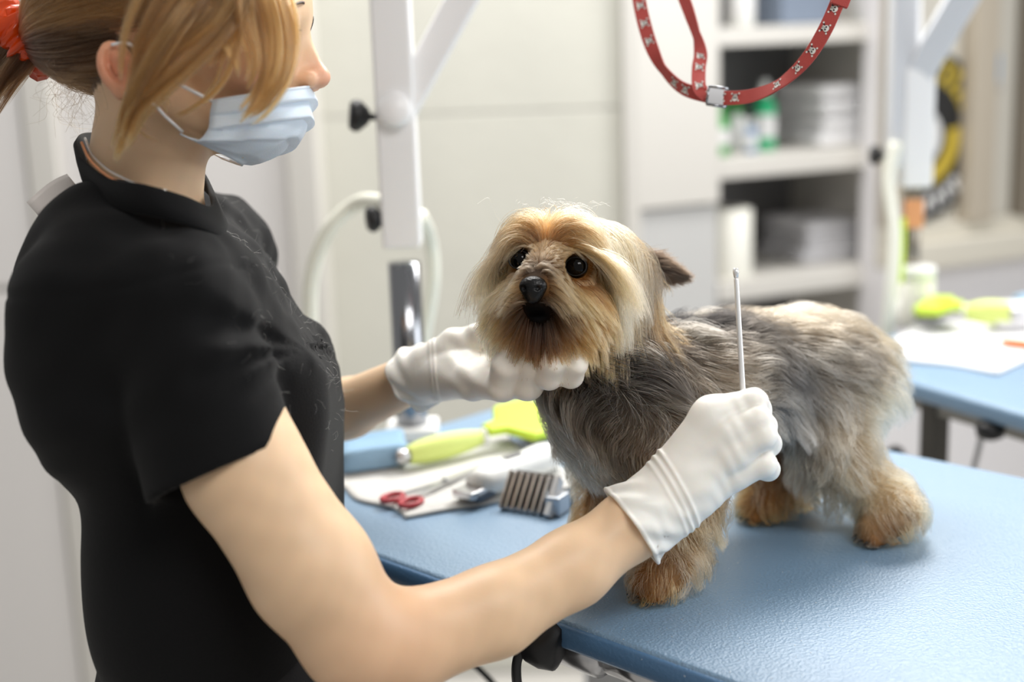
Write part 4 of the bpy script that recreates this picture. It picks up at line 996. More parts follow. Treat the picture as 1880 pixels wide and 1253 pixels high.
# ---- hair
hair_m = hair_mat('brown_hair', 'tint', .3, .5, 1.15)
rng = np.random.default_rng(21)
hg = Grid(body_fn, H(325, 15) - .19, H(325, 15) + .19, .005)
tri = bf
roots = scatter(bv, bf, 15000, rng, scalp)
TAIL = P(38, 78, 1.115)
def hflow(p): return unit(TAIL - p)
dist = np.linalg.norm(TAIL - roots, axis=1)
ln = np.minimum(dist * rng.uniform(.9, 1.15, len(roots)), .26)
hp_ = grow(roots, hg, hflow, ln, rng, 12, lift=.12, stiff=.55, gravity=0.02, clear=.006 + .010 * rng.random(len(roots)), wander=.04)
hp_, near = clump(hp_, rng, .035, .55, .8)
x, y, l = uvl(roots); base = np.where((y > 60)[:, None], lin((84, 60, 38)), lin((134, 98, 58))); var = rng.uniform(.75, 1.25, (len(roots), 1)) * (1 + .25 * np.sin(near * 12.9898)[:, None])  # hair lower on the head tinted darker, its shade put into the strand colour
make_hair('swept_back_hair', hp_, base * var * .8, base * var, 1.6e-4, .8e-4, hair_m, person)
def lock(path, width, n, seed, c0, c1, name, r=1.1e-4, taper=.25, k=16):
    """bundle of strands along a path of (x,y,depth)"""
    rg = np.random.default_rng(seed); g = np.array(bez([P(*q) for q in path], k)); m_ = max(3, n // 55); cen_ = rg.normal(0, .75, (m_, 2)); cen_ /= np.maximum(1, np.linalg.norm(cen_, axis=1, keepdims=True) / 1.3); gi = rg.integers(0, m_, n); off = cen_[gi] + rg.normal(0, .16, (n, 2)); gph = rg.random(m_)[gi][:, None, None] * 6; gsh = rg.uniform(.72, 1.0, m_)[gi][:, None]
    t = np.linspace(0, 1, k); wv = (np.sin(np.pi * np.clip(t * .85 + .12, 0, 1)) ** .6 * (1 - t) ** taper + .06)
    tang = unit(np.gradient(g, axis=0)); sd_ = unit(np.cross(tang, FWD)); nn = np.cross(tang, sd_)
    P_ = g[None] + (sd_[None] * off[:, :1, None] * px(width, 1.0) * .5 + nn[None] * off[:, 1:, None] * px(width, 1.0) * .22) * wv[None, :, None]
    ph = gph; P_ = P_ + sd_[None] * (.0035 * np.sin(t[None, :, None] * 5 + ph) * t[None, :, None]) + rg.normal(0, .0006, (n, 1, 3))
    sh = gsh * rg.uniform(.9, 1.0, (n, 1)); tt = t[None] * sh; i0 = np.minimum((tt * (k - 1)).astype(int), k - 2); fr = (tt * (k - 1) - i0)[..., None]
    P_ = np.take_along_axis(P_, i0[..., None].repeat(3, 2), 1) * (1 - fr) + np.take_along_axis(P_, (i0 + 1)[..., None].repeat(3, 2), 1) * fr
    va = rg.uniform(.65, 1.35, (n, 1)) * (.6 + .8 * rg.random(m_)[gi][:, None]); return P_, lin(c0) * va, lin(c1) * va
def locks(name, L, material, parent, r=1.6e-4):
    a = [lock(*q) for q in L]; make_hair(name, np.concatenate([q[0] for q in a]), np.concatenate([q[1] for q in a]), np.concatenate([q[2] for q in a]), r, .5e-4, material, parent)
hn = .985
_fa, _fb, _fc, _fd = (112, 80, 46), (150, 112, 68), (96, 68, 40), (136, 100, 60)
locks('face_framing_hair', [
    ([(440, -110, 1.02), (350, 10, .975), (288, 100, .97), (245, 180, .975), (226, 250, .985), (208, 305, .99)], 46, 520, 1, _fa, _fb, 'a'),
    ([(470, -100, 1.02), (425, 20, .985), (360, 100, .975), (290, 165, .972), (245, 215, .975), (222, 280, .98)], 42, 460, 2, _fa, _fb, 'b'),
    ([(450, -110, 1.02), (395, -10, .98), (330, 70, .973), (270, 150, .972), (238, 230, .98), (215, 290, .985)], 40, 320, 3, _fc, _fd, 'c'),
    ([(470, -120, 1.03), (505, -30, 1.01), (530, 60, 1.005), (517, 140, 1.0), (477, 200, .995), (428, 232, .99)], 36, 420, 4, _fa, _fb, 'd'),
    ([(450, -120, 1.02), (480, -20, .995), (498, 60, .995), (498, 130, .992), (470, 185, .99), (440, 215, .985)], 56, 420, 5, _fa, _fb, 'e'),
    ([(440, -110, 1.02), (430, -10, .98), (428, 70, .985), (405, 150, .985), (350, 205, .985), (292, 228, .99)], 26, 170, 6, _fc, _fd, 'f'),
    ([(430, -110, 1.02), (350, 0, .975), (310, 80, .97), (300, 160, .975), (318, 220, .985), (335, 262, .99)], 14, 70, 7, _fc, _fd, 'g'),
    ([(420, -110, 1.02), (330, 0, .975), (262, 110, .972), (252, 180, .98), (262, 230, .985), (300, 258, .99)], 16, 70, 8, _fc, _fd, 'h'),
    ([(430, -130, 1.02), (432, -40, .985), (440, 40, .985), (456, 110, .985), (440, 170, .985)], 70, 300, 9, _fc, _fb, 'i'),
    ([(440, -130, 1.02), (340, -60, .98), (300, 0, .975), (262, 70, .974), (240, 130, .978), (232, 190, .985)], 70, 420, 12, _fc, _fd, 'j'),
    ([(460, -130, 1.03), (400, -60, .985), (365, 10, .978), (335, 60, .976), (300, 110, .975)], 90, 480, 13, _fc, _fd, 'k'),
    ([(470, -120, 1.03), (440, -50, .99), (420, 20, .985), (405, 80, .985), (392, 130, .985)], 80, 300, 14, _fc, _fb, 'l'),
], hair_m, person)
locks('ponytail', [
    ([(75, 60, 1.12), (40, 90, 1.12), (10, 120, 1.125), (-40, 190, 1.13), (-80, 300, 1.14)], 95, 1400, 10, (62, 42, 28), (84, 58, 36), 'p'),
    ([(60, 70, 1.10), (30, 110, 1.10), (-5, 160, 1.11), (-50, 250, 1.12)], 60, 600, 11, (62, 42, 28), (90, 62, 38), 'q'),
], hair_m, person)
# wisps at the nape
rg = np.random.default_rng(31); W_ = []
for i in range(70):
    x0_, y0_ = rg.uniform(95, 180), rg.uniform(95, 175); d_ = rg.uniform(1.03, 1.13)
    W_.append(bez([P(x0_, y0_, d_), P(x0_ - rg.uniform(-10, 30), y0_ + rg.uniform(10, 30), d_), P(x0_ - rg.uniform(-25, 40), y0_ + rg.uniform(25, 70), d_), P(x0_ - rg.uniform(-50, 50), y0_ + rg.uniform(30, 95), d_)], 10))
W_ = np.array(W_); cw = np.repeat(lin((84, 60, 38))[None], len(W_), 0); make_hair('nape_wisps', W_, cw, cw, .9e-4, .4e-4, hair_m, person)
# orange scrunchie: crumpled ring around the tail
v = []; f = []; c0 = P(46, 72, 1.115); axs = unit(P(75, 55, 1.12) - P(20, 105, 1.12)); A_ = unit(np.cross(axs, FWD)); B_ = np.cross(axs, A_); NU, NV = 64, 14
for i in range(NU):
    a = 2 * math.pi * i / NU; rr = .0175 + .003 * math.sin(7 * a) + .002 * math.sin(13 * a + 1)
    for j in range(NV):
        bb = 2 * math.pi * j / NV; tr = .011 + .003 * math.sin(9 * a + 2 * bb) + .002 * math.sin(17 * a)
        v.append(c0 + (A_ * math.cos(a) + B_ * math.sin(a)) * (rr + tr * math.cos(bb)) + axs * (tr * math.sin(bb) * 1.25 + .003 * math.sin(11 * a)))
for i in range(NU):
    for j in range(NV): f.append((i * NV + j, i * NV + (j + 1) % NV, ((i + 1) % NU) * NV + (j + 1) % NV, ((i + 1) % NU) * NV + j))
o = build('hair_scrunchie', v, f, mat('orange_satin', (208, 66, 4), .25, spec=.5), person); o['label'] = 'shiny orange scrunchie'
# dog hairs caught on the shirt front
rg = np.random.default_rng(41); fr = lambda c: (np.array([np.dot(q - P(520, 560, 1.12), RIGHT) for q in c]) > -.02).astype(float)
lr = scatter(sv, sf, 170, rg, lambda c: ((c - P(455, 560, 1.12)) @ unit(RIGHT + UP * .6) > -.005).astype(float) * ((c @ UP) > (P(500, 900, 1.12) @ UP)))
sg_ = Grid(shirt2, lo, hi, .008)
lp = grow(lr, sg_, lambda p: unit(np.stack([np.sin(p[:, 0] * 90 + p[:, 2] * 130), np.cos(p[:, 1] * 110), np.sin(p[:, 2] * 170 + p[:, 1] * 60)], 1)), rg.uniform(.004, .016, len(lr)), rg, 8, lift=.1, stiff=.6, gravity=0, clear=.0012, wander=.5)
cw = np.repeat(lin((215, 208, 196))[None], len(lp), 0); o = make_hair('caught_dog_hair', lp, cw, cw, .35e-4, .25e-4, hair_mat('pale_lint', 'tint'), tshirt); o['kind'] = 'stuff'
# ---- the steel comb handle in the right hand
a0, a1 = P(1351, 500, 1.098), P(1364, 720, 1.094); dd = unit(a1 - a0)
cm = empty('grooming_needle', P(1368, 800, 1.092), 'thin steel grooming rod held upright in the right glove', 'grooming rod')
b = MB(); b.tube([a0 + dd * .004, a0 + dd * .006, a1, P(1368, 792, 1.0905)], [.0016, .0019, .0022, .0022], 10); b.build('shaft', mat('bright_steel', (236, 236, 236), .3, .55), cm)
b = MB(); b.tube([a0 - dd * .003, a0, a0 + dd * .004], [.0021, .0024, .0018], 10); b.build('tip', MATS['bright_steel'], cm)

# ================================================================== DOG
TOW = -FWD                                            # towards the viewer
def onp(x, y, h=.0): q = onz(x, y, TZ); return q + Z * h
EYE_N, EYE_F = P(1060, 490, 1.121), P(957, 478, 1.138)
_em = (EYE_N + EYE_F) / 2
HF = unit(TOW * .94 - RIGHT * .33); HU_ = unit(UP - HF * np.dot(UP, HF)); HL = np.cross(HF, HU_)     # forward, up, lateral
if np.dot(HL, RIGHT) < 0: HL = -HL
HC = _em - HF * .034 - HU_ * .008                      # middle of the skull
NOSE = P(978, 526, 1.096)
MOUTH = NOSE - HF * .008 - HU_ * .021
FP = onp(1196, 1102); FP2 = FP + np.array([-.040, .080, 0]); HPn = onp(1632, 1000); HPf = onp(1402, 958)
LEGS = [
    [(P(1185, 800, 1.195), .034), (P(1262, 915, 1.19), .024), (P(1235, 1020, 1.175), .017), (FP + Z * .020 + np.array([.012, .006, 0]), .015), (FP + Z * .0145, .0155)],
    [(P(1120, 800, 1.235), .032), (P(1170, 900, 1.26), .022), (FP2 + Z * .06 + np.array([.012, 0, 0]), .016), (FP2 + Z * .02, .015), (FP2 + Z * .0145 - np.array([.008, 0, 0]), .0155)],
    [(P(1520, 735, 1.305), .048), (P(1524, 828, 1.282), .029), (P(1618, 905, 1.295), .020), (HPn + Z * .030 + np.array([.008, .005, 0]), .017), (HPn + Z * .0145 - np.array([.012, .0, 0]), .0155)],
    [(P(1480, 735, 1.36), .042), (P(1420, 840, 1.355), .030), (P(1450, 900, 1.365), .018), (HPf + Z * .03 + np.array([.012, .004, 0]), .016), (HPf + Z * .0145 - np.array([.006, 0, 0]), .0155)],
]
def dog_fn(p):
    d = rcone(p, P(1125, 745, 1.205), P(1310, 708, 1.26), .050, .052)
    d = smin(d, rcone(p, P(1310, 708, 1.26), P(1500, 690, 1.325), .052, .058), .03)
    d = smin(d, rcone(p, P(1130, 700, 1.20), P(1085, 590, 1.19), .046, .040), .03)
    for l in LEGS:
        for (a, ra), (b_, rb) in zip(l[:-1], l[1:]): d = smin(d, rcone(p, a, b_, ra, rb), .014)
    # toes
    for l in LEGS:
        paw = l[-1][0]; fw = unit((l[-1][0] - l[-2][0]) * np.array([1, 1, 0])); sd_ = np.array([-fw[1], fw[0], 0])
        for t in (-.010, -.0035, .0035, .010): d = smin(d, sph(p, paw + fw * (.010 - abs(t) * .4) + sd_ * t - Z * .006, .0062), .003)
    # head
    h = sph(p, HC, .041)
    h = smin(h, rcone(p, HC + HL * .034 + HU_ * .012 - HF * .012, P(1128, 548, 1.195), .022, .024), .015); h = smin(h, rcone(p, P(1128, 548, 1.195), P(1128, 640, 1.19), .023, .018), .015)
    h = smin(h, rcone(p, HC - HL * .034 + HU_ * .008 - HF * .012, P(948, 560, 1.185), .018, .016), .015)
    h = smin(h, rcone(p, HC + HF * .018 + HU_ * .004, NOSE - HF * .012 + HU_ * .0, .030, .0135), .012)
    h = smin(h, rcone(p, HC + HF * .02 - HU_ * .026, NOSE - HF * .014 - HU_ * .016, .022, .012), .010)
    for s in (-1, 1): h = smin(h, sph(p, HC + HF * .030 - HU_ * .022 + HL * s * .022, .018), .012)
    for e in (EYE_N, EYE_F):
        h = smin(h, sph(p, e + HU_ * .010 - HF * .008, .011), .008); h = smax(h, -sph(p, e + HF * .003, .0095), .003)
    h = smax(h, -ell(p, MOUTH + HF * .004, np.array([HL, HU_, HF]), (.013, .0035, .010)), .004)
    d = smin(d, h, .018)
    return smax(d, TZ + .0015 - p[:, 2], .002)
lo = np.minimum.reduce([FP, HPn, P(890, 400, 1.1), FP2]) - .05; hi = np.maximum.reduce([HPn, P(1660, 560, 1.36), P(1100, 380, 1.2), HPf, FP2]) + .06; lo[2] = TZ - .012
dog = empty('dog', (FP + HPn) / 2, 'small long haired terrier with golden head and grey body standing on the blue table', 'dog')
me, dv, df = sdf_mesh('body', dog_fn, lo, hi, .0028)
def dp(x, y, d): return P(x, y, d)
COAT = [  # place, radius, root colour, tip colour
    (dp(1240, 630, 1.21), .052, (16, 17, 19), (34, 34, 38)), (dp(1180, 700, 1.16), .040, (20, 19, 19), (44, 42, 41)), (dp(1330, 610, 1.23), .036, (24, 24, 27), (54, 53, 55)),
    (dp(1090, 760, 1.16), .036, (60, 56, 52), (116, 106, 96)), (dp(1060, 850, 1.17), .034, (140, 130, 118), (196, 184, 164)), (dp(1150, 820, 1.15), .034, (120, 106, 92), (150, 134, 116)),
    (dp(1270, 720, 1.19), .030, (170, 150, 128), (196, 178, 156)), (dp(1330, 690, 1.21), .026, (186, 170, 150), (206, 192, 174)), (dp(1200, 880, 1.15), .030, (150, 120, 88), (176, 148, 112)),
    (dp(1400, 570, 1.28), .040, (132, 118, 98), (164, 150, 130)), (dp(1500, 570, 1.31), .050, (132, 118, 98), (166, 152, 132)), (dp(1600, 640, 1.33), .045, (146, 126, 100), (180, 164, 140)), (dp(1620, 760, 1.33), .040, (186, 164, 132), (218, 204, 178)),
    (dp(1420, 680, 1.25), .030, (62, 62, 64), (112, 108, 106)), (dp(1545, 660, 1.28), .026, (40, 40, 44), (84, 82, 82)), (dp(1450, 760, 1.26), .034, (126, 124, 124), (172, 166, 158)), (dp(1480, 850, 1.27), .030, (112, 108, 106), (160, 152, 142)),
    (dp(1550, 790, 1.26), .034, (176, 160, 140), (208, 192, 168)), (dp(1570, 880, 1.26), .034, (200, 172, 134), (226, 206, 174)), (dp(1640, 900, 1.28), .030, (204, 174, 134), (228, 208, 176)),
    (HPn + Z * .01, .024, (150, 96, 50), (176, 122, 70)), (HPf + Z * .015, .028, (156, 106, 60), (184, 140, 92)), (FP + Z * .012, .026, (160, 106, 58), (190, 138, 84)), (dp(1245, 1010, 1.17), .030, (168, 136, 102), (200, 172, 138)), (FP2 + Z * .02, .035, (160, 110, 64), (190, 146, 98)),
]
_mo = NOSE - HF * .006
HEADC = [
    (HC + HU_ * .045, .032, (186, 128, 66), (246, 230, 202)), (HC + HU_ * .03 + HL * .030, .030, (200, 148, 84), (242, 222, 188)), (HC + HU_ * .03 - HL * .030, .030, (200, 148, 84), (244, 228, 200)),
    (P(1012, 440, 1.122), .012, (120, 70, 30), (206, 156, 96)), (_em + HF * .006 + HU_ * .004, .011, (104, 80, 60), (146, 118, 90)), (NOSE + HU_ * .013 - HF * .008, .011, (74, 66, 60), (122, 106, 90)),
    (EYE_N, .0125, (46, 27, 14), (92, 52, 22)), (EYE_F, .0115, (52, 30, 14), (112, 64, 26)), (EYE_N + HL * .016 - HU_ * .014, .013, (110, 58, 20), (150, 88, 38)), (EYE_F - HL * .013 - HU_ * .004, .010, (150, 84, 28), (190, 124, 60)),
    (HC + HL * .045, .040, (186, 130, 70), (226, 190, 138)), (HC + HL * .045 - HU_ * .04, .036, (164, 106, 52), (214, 164, 104)), (HC - HL * .045, .030, (196, 142, 80), (236, 208, 164)), (P(1150, 600, 1.18), .030, (172, 116, 60), (214, 166, 106)),
    (P(1082, 600, 1.12), .016, (128, 74, 32), (186, 128, 70)),
    (_mo + HL * .020 - HU_ * .004, .012, (150, 106, 62), (228, 198, 152)), (_mo - HL * .020 - HU_ * .004, .013, (176, 130, 80), (236, 210, 170)), (_mo + HL * .036 - HU_ * .020 - HF * .012, .015, (176, 124, 68), (232, 200, 152)), (_mo - HL * .034 - HU_ * .022 - HF * .012, .015, (184, 134, 78), (228, 192, 142)),
    (MOUTH, .020, (2, 2, 2), (8, 6, 5)), (MOUTH - HF * .004, .016, (2, 2, 2), (8, 6, 5)), (MOUTH + HF * .004, .016, (2, 2, 2), (8, 6, 5)), (_mo + HL * .012 - HU_ * .018, .009, (12, 9, 8), (30, 19, 12)), (_mo - HL * .012 - HU_ * .018, .009, (20, 14, 10), (46, 28, 16)), (_mo + HL * .020 - HU_ * .025 - HF * .004, .009, (24, 15, 10), (60, 36, 18)),
    (_mo - HU_ * .030 - HF * .006, .014, (60, 36, 20), (132, 84, 42)), (_mo - HL * .020 - HU_ * .034 - HF * .01, .013, (70, 40, 18), (118, 72, 32)), (_mo + HL * .022 - HU_ * .038 - HF * .01, .012, (72, 42, 20), (128, 80, 38)),
]
def headw(p): # 1 on the head
    d = np.minimum(rcone(p, HC, NOSE, .054, .040), rcone(p, P(1128, 543, 1.195), P(1128, 645, 1.19), .030, .024)); d = np.minimum(d, rcone(p, HC - HL * .034, P(948, 560, 1.185), .026, .022)); return 1 / (1 + np.exp(np.clip(d / .003, -30, 30)))
def coat(p):
    a, b_ = blobs(p, COAT); c_, e = blobs(p, HEADC); w_ = headw(p)[:, None]; return a * (1 - w_) + c_ * w_, b_ * (1 - w_) + e * w_
cA, cB = coat(dv); wm = np.exp(-(np.linalg.norm(dv - MOUTH, axis=1) / .014) ** 4)[:, None]; paint(me, 'coat', cA * .75 * (1 - wm) + wm * .002)
dbody = finish('body', me, vcol_mat('dog_skin', 'coat', .9, .1), dog)
# eyes, nose, ear
eye_m = mat('dog_eye', (6, 4, 3), .05, spec=.22); nose_m = mat('dog_nose', (7, 7, 8), .28, spec=.35, bump=(700, .5, .001))
for e in (EYE_N, EYE_F):
    def efn(p, e=e): return sph(p, e, .0086)
    b = MB(); n = 16
    b.lathe(e - HF * .0086, HF, [(max(.0086 * math.sin(math.pi * i / n), 1e-4), .0086 * (1 - math.cos(math.pi * i / n))) for i in range(n + 1)], 24); ey_ = b.build('eye', eye_m, dog)
    # dark lid rim
    ringp = [e + HF * .0045 + (HL * math.cos(a) * 1.05 + HU_ * math.sin(a) * .85) * .0084 for a in np.linspace(0, 2 * math.pi, 28, endpoint=False)]
    b = MB(); b.tube(ringp, .0007, 8, closed=True); b.build('eyelid', mat('dark_lid', (10, 7, 6), .5), ey_)
def nose_fn(p):
    R_ = np.array([HL, HU_, HF]); d = ell(p, NOSE - HF * .001, R_, (.0112, .0082, .0080)); d = smin(d, ell(p, NOSE - HU_ * .006 - HF * .001, R_, (.0075, .0075, .0070)), .004)
    for s in (-1, 1): d = smax(d, -ell(p, NOSE + HL * s * .0062 - HU_ * .0018 + HF * .0078, R_, (.0030, .0022, .0045)), .0012); d = smax(d, -rcone(p, NOSE + HL * s * .008 - HU_ * .002 + HF * .006, NOSE + HL * s * .0125 - HU_ * .0005 + HF * .002, .0014, .0009), .001)
    d = smax(d, -rcone(p, NOSE - HU_ * .003 + HF * .0088, NOSE - HU_ * .014 + HF * .006, .0006, .0006), .001)
    return d
me, _, _ = sdf_mesh('nose', nose_fn, NOSE - .02, NOSE + .02, .0007); finish('nose', me, nose_m, dog)
EB = P(1165, 484, 1.205); ET = P(1262, 511, 1.225)
v = []; f = []; NU, NV = 16, 9; de = unit(ET - EB); se = unit(np.cross(de, TOW)); L = np.linalg.norm(ET - EB)
for i in range(NU):
    t = i / (NU - 1); wdt = .013 * (1 - t) ** .75 + .0005
    for j in range(NV): s = (j - 4) / 4; v.append(EB + de * L * t + se * wdt * s + TOW * (-.006 * s * s * (1 - t) + .004 * t))
for i in range(NU - 1):
    for j in range(NV - 1): a = i * NV + j; f.append((a, a + 1, a + NV + 1, a + NV))
ear = build('ear', v, f, mat('dog_ear', (46, 35, 26), .8), dog, solid=.003); evs = np.array(v); efs = np.array(f)
ear2 = build('ear', [q - 2 * HL * np.dot(q - HC, HL) - UP * .01 for q in evs], efs, MATS['dog_ear'], dog, solid=.003)

# ---- the coat, strand by strand
fur_m = hair_mat('dog_fur', 'tint', .38, .65, 1.08)
def guard(p):                                          # hair also keeps clear of the eyes, nose, hand and table
    d = dog_fn(p)
    for e, r in ((EYE_N, .0098), (EYE_F, .0094)): d = np.minimum(d, rcone(p, e, e + TOW * .02, r, r * .9))
    d = np.minimum(d, rcone(p, NOSE, NOSE + HF * .03, .0125, .011))
    for s in (-1, 1): d = np.minimum(d, rcone(p, MOUTH + HL * s * .006, MOUTH + HL * s * .0065 + HF * .03, .0075, .0075))
    d = np.minimum(d, p[:, 2] - TZ)
    return d
dg = Grid(guard, lo - .02, hi + .02, .004)
AX = unit((P(1500, 690, 1.325) - P(1150, 730, 1.21)))  # chest to rump
def bflow(p):
    rel = (p - P(1125, 730, 1.205)) @ AX; w_ = np.clip((rel + .02) / .08, 0, 1)[:, None]
    low = np.clip((P(1300, 760, 1.2)[2] - p[:, 2]) / .06, 0, 1)[:, None]
    f_ = AX * (.75 * w_ + .15) * (1 - low * .8) - Z * (.45 + .75 * low)
    hl = np.clip(((p - P(1470, 800, 1.29)) @ AX) / .03, 0, 1)[:, None] * low; f_ = f_ + AX * .55 * hl
    f_ = f_ + .35 * np.stack([np.sin(p[:, 2] * 60 + p[:, 0] * 40), np.cos(p[:, 0] * 55 + 1), np.sin(p[:, 1] * 50 + p[:, 0] * 33)], 1) * (1 - .5 * low)
    return unit(f_)
def hflow_d(p):
    c_ = p - HC; l = c_ @ HL; u = c_ @ HU_; f_ = c_ @ HF; s = np.tanh(l / .006)[:, None]
    muz = (1 / (1 + np.exp(-(f_ - .034 + .35 * np.clip(u, 0, .02)) / .003)) * (u < .020))[:, None]
    chin = (np.clip((-u - .022) / .012, 0, 1) * np.clip((.022 - np.abs(l)) / .012, 0, 1))[:, None]
    top = np.clip((u - .012) / .025, 0, 1)[:, None]
    ll = np.clip(1 - np.abs(l) / .046, 0, 1)[:, None]
    skull = s * HL * (.10 + .25 * ll + .75 * top * (.25 + .75 * ll)) - HU_ * (.95 - .85 * top * ll) - HF * .10 + HU_ * .10 * top
    mz = s * HL * 1.05 - HU_ * (.75 - .9 * np.clip((u[:, None] + .004) / .012, 0, 1)) + HF * .12
    mz = mz * (1 - chin) + (-HU_ + s * HL * .12 + HF * .15) * chin
    fore = (np.exp(-((l / .014) ** 2 + ((u - .016) / .016) ** 2)) * (f_ > .018))[:, None]      # tuft between the eyes grows upwards
    out = skull * (1 - muz) + mz * muz
    return unit(out * (1 - fore) + fore * (HU_ * .9 + s * HL * .55 - HF * .2))
rng = np.random.default_rng(77)
def wave(pts, near, amp, freq):
    n_, k_2, _ = pts.shape; t = np.linspace(0, 1, k_2)[None, :, None]; tg = unit(pts[:, -1] - pts[:, 0]); rg_ = np.random.default_rng(3)
    tab = rg_.normal(0, 1, (near.max() + 1, 3)); sd = unit(np.cross(tg, unit(tab[near]))); ph = (near * 2.399)[:, None, None]
    return pts + sd[:, None] * (np.asarray(amp).reshape(-1, 1, 1) * t * np.sin(freq * t + ph))
# body
def wbody(c): return (1 - headw(c)) * np.where(c[:, 2] < TZ + .004, 0, 1)
roots = scatter(dv, df, 52000, rng, wbody); n = len(roots)
zrel = roots[:, 2] - TZ; paw = np.clip((.035 - zrel) / .02, 0, 1)
leg = np.clip((P(1300, 850, 1.2)[2] - roots[:, 2]) / .03, 0, 1)
rump = np.clip(((roots - P(1380, 600, 1.27)) @ AX) / .05, 0, 1) * np.clip((roots[:, 2] - P(1400, 700, 1.28)[2]) / .03, 0, 1)
hind = np.clip(((roots - P(1450, 800, 1.28)) @ AX) / .03, 0, 1)
_, nrm_ = dg(roots); belly = np.clip((-nrm_[:, 2] - .25) / .4, 0, 1) * (1 - paw) * (zrel > .05) * np.clip(((roots - P(1125, 730, 1.205)) @ AX - .05) / .04, 0, 1)
hock = np.clip((.135 - zrel) / .03, 0, 1)
ln = (.052 + .004 * rump) * (1 - .62 * belly) * (1 - .30 * hock) * (1 - paw * .62) * rng.uniform(.55, 1.2, n)
ln = np.minimum(ln, zrel * 1.15 + .008)
hp_ = grow(roots, dg, bflow, ln, rng, 9, lift=.16 + .22 * rump + .08 * rng.random(n), stiff=.66, gravity=.30 + .15 * leg, clear=.0015 + .011 * rng.random(n) ** 1.5 * (1 - .7 * paw), wander=.13)
hp_, near = clump(hp_, rng, .03, .82, 1.0); hp_, n2 = clump(hp_, rng, .006, .6, 1.5); hp_ = wave(hp_, near, .0035 * (1 - paw), 5.0); hp_ = wave(hp_, n2, .006 * (1 - paw), 3.5); hp_[:, :, 2] = np.maximum(hp_[:, :, 2], TZ + .0006)
keep = ~((hp_[:, -1, 2] < TZ + .006) & (np.linalg.norm((hp_[:, -1] - hp_[:, 0])[:, :2], axis=1) > .009)); hp_ = hp_[keep]; roots = roots[keep]; near = near[keep]; n = len(roots)
cA, cB = coat(roots); var = (1 + .34 * np.sin(near * 78.233)[:, None]) * rng.uniform(.7, 1.3, (n, 1)); light = (np.sin(near * 12.9898 + 1.7) > .8)[:, None] * .4
cA = np.clip(cA * var, 0, .95); cB = np.clip(cB * var * (1 - light) + lin((222, 212, 196)) * light, 0, .95)
make_hair('body_coat', hp_, cA, cB, rng.uniform(1.2e-4, 2.1e-4, n), .6e-4, hair_mat('dog_body_fur', 'tint', .45, .7, 1.4), dog)
# head
EYES = np.array([EYE_N, EYE_F])
def whead(c):
    w_ = headw(c); 
    for e in EYES: w_ = w_ * (np.linalg.norm(c - e, axis=1) > .0098)
    q_ = c - MOUTH; w_ = w_ * (((q_ @ HL) / .0145) ** 2 + ((q_ @ HU_) / .0085) ** 2 + (np.minimum(q_ @ HF, 0) / .012) ** 2 > 1)
    w_ = w_ * (np.linalg.norm(c - NOSE, axis=1) > .0125); return w_ * (1 + 1.2 * ((c - HC) @ HU_ > .02) + 3.0 * (np.linalg.norm(c - (_em + HF * .012), axis=1) < .022) + 1.0 * ((c - HC) @ HF > .03))
roots = scatter(dv, df, 44000, rng, whead); n = len(roots); c_ = roots - HC; l = c_ @ HL; u = c_ @ HU_; fz = c_ @ HF
muz = 1 / (1 + np.exp(-(fz - .034 + .35 * np.clip(u, 0, .02)) / .003)) * (u < .020)
bridge = np.clip((u + .012) / .012, 0, 1) * muz                     # top of the muzzle: short
side = np.clip(np.abs(l) / .03, 0, 1)
eye_near = np.minimum(np.linalg.norm(roots - EYE_N, axis=1), np.linalg.norm(roots - EYE_F, axis=1))
ln = np.where(muz > .5, .034 - .024 * bridge, .078 + .022 * np.clip((u - .005) / .015, 0, 1) - .022 * np.clip(-u / .03, 0, 1) - .01 * side)
ln = np.where((fz > .022) & (u > -.01) & (u < .018) & (muz < .5), np.minimum(ln, .015 + .4 * np.abs(l)), ln)     # between and beside the eyes
ln = np.where(eye_near < .017, .010, ln)
low = (u < -.018) & (eye_near > .02); ln = np.where(low, np.minimum(ln, .046), ln); ln = np.where((l > .03) & (fz < .012), np.maximum(ln, .058), ln)
mouth = np.exp(-(np.linalg.norm(roots - (NOSE - HF * .006 - HU_ * .015), axis=1) / .011) ** 2); ln = ln * (1 - .72 * mouth)
ln = ln * rng.uniform(.6, 1.12, n)
hp_ = grow(roots, dg, hflow_d, ln, rng, 12, lift=.20 + .10 * rng.random(n), stiff=.72, gravity=np.where(muz > .5, .22, .78), clear=.001 + (.009 * np.clip(ln / .05, 0, 1)) * rng.random(n), wander=.08)
hp_, near = clump(hp_, rng, .045, .8, 1.0); hp_, n2 = clump(hp_, rng, .008, .35, 1.6); hp_ = wave(hp_, near, .0022 * np.clip((ln - .012) / .04, 0, 1), 4.0)
cA, cB = coat(roots); var = (1 + .25 * np.sin(near * 78.233)[:, None]) * rng.uniform(.7, 1.3, (n, 1))
make_hair('head_hair', hp_, np.clip(cA * var, 0, .95), np.clip(cB * var, 0, .95), rng.uniform(1.2e-4, 2.0e-4, n), .6e-4, fur_m, dog, mid=.8)
# ear fringe
er = scatter(evs, efs, 4200, rng); ee = []
t = ((er - EB) @ de) / L; sd_ = ((er - EB) @ se)
dirs = unit(de[None] * .9 + np.sign(sd_)[:, None] * se * .12 + TOW * .15 + rng.normal(0, .12, (len(er), 3))); le = (.016 * (1.05 - t) + .006) * rng.uniform(.6, 1.2, len(er))
k = np.linspace(0, 1, 6)[None, :, None]; ep = er[:, None] + TOW * .0016 + dirs[:, None] * le[:, None, None] * k
ca = np.repeat(lin((40, 30, 22))[None], len(er), 0) * rng.uniform(.7, 1.4, (len(er), 1)); make_hair('ear_hair', ep, ca, ca * 1.5, 1.2e-4, .4e-4, fur_m, dog)
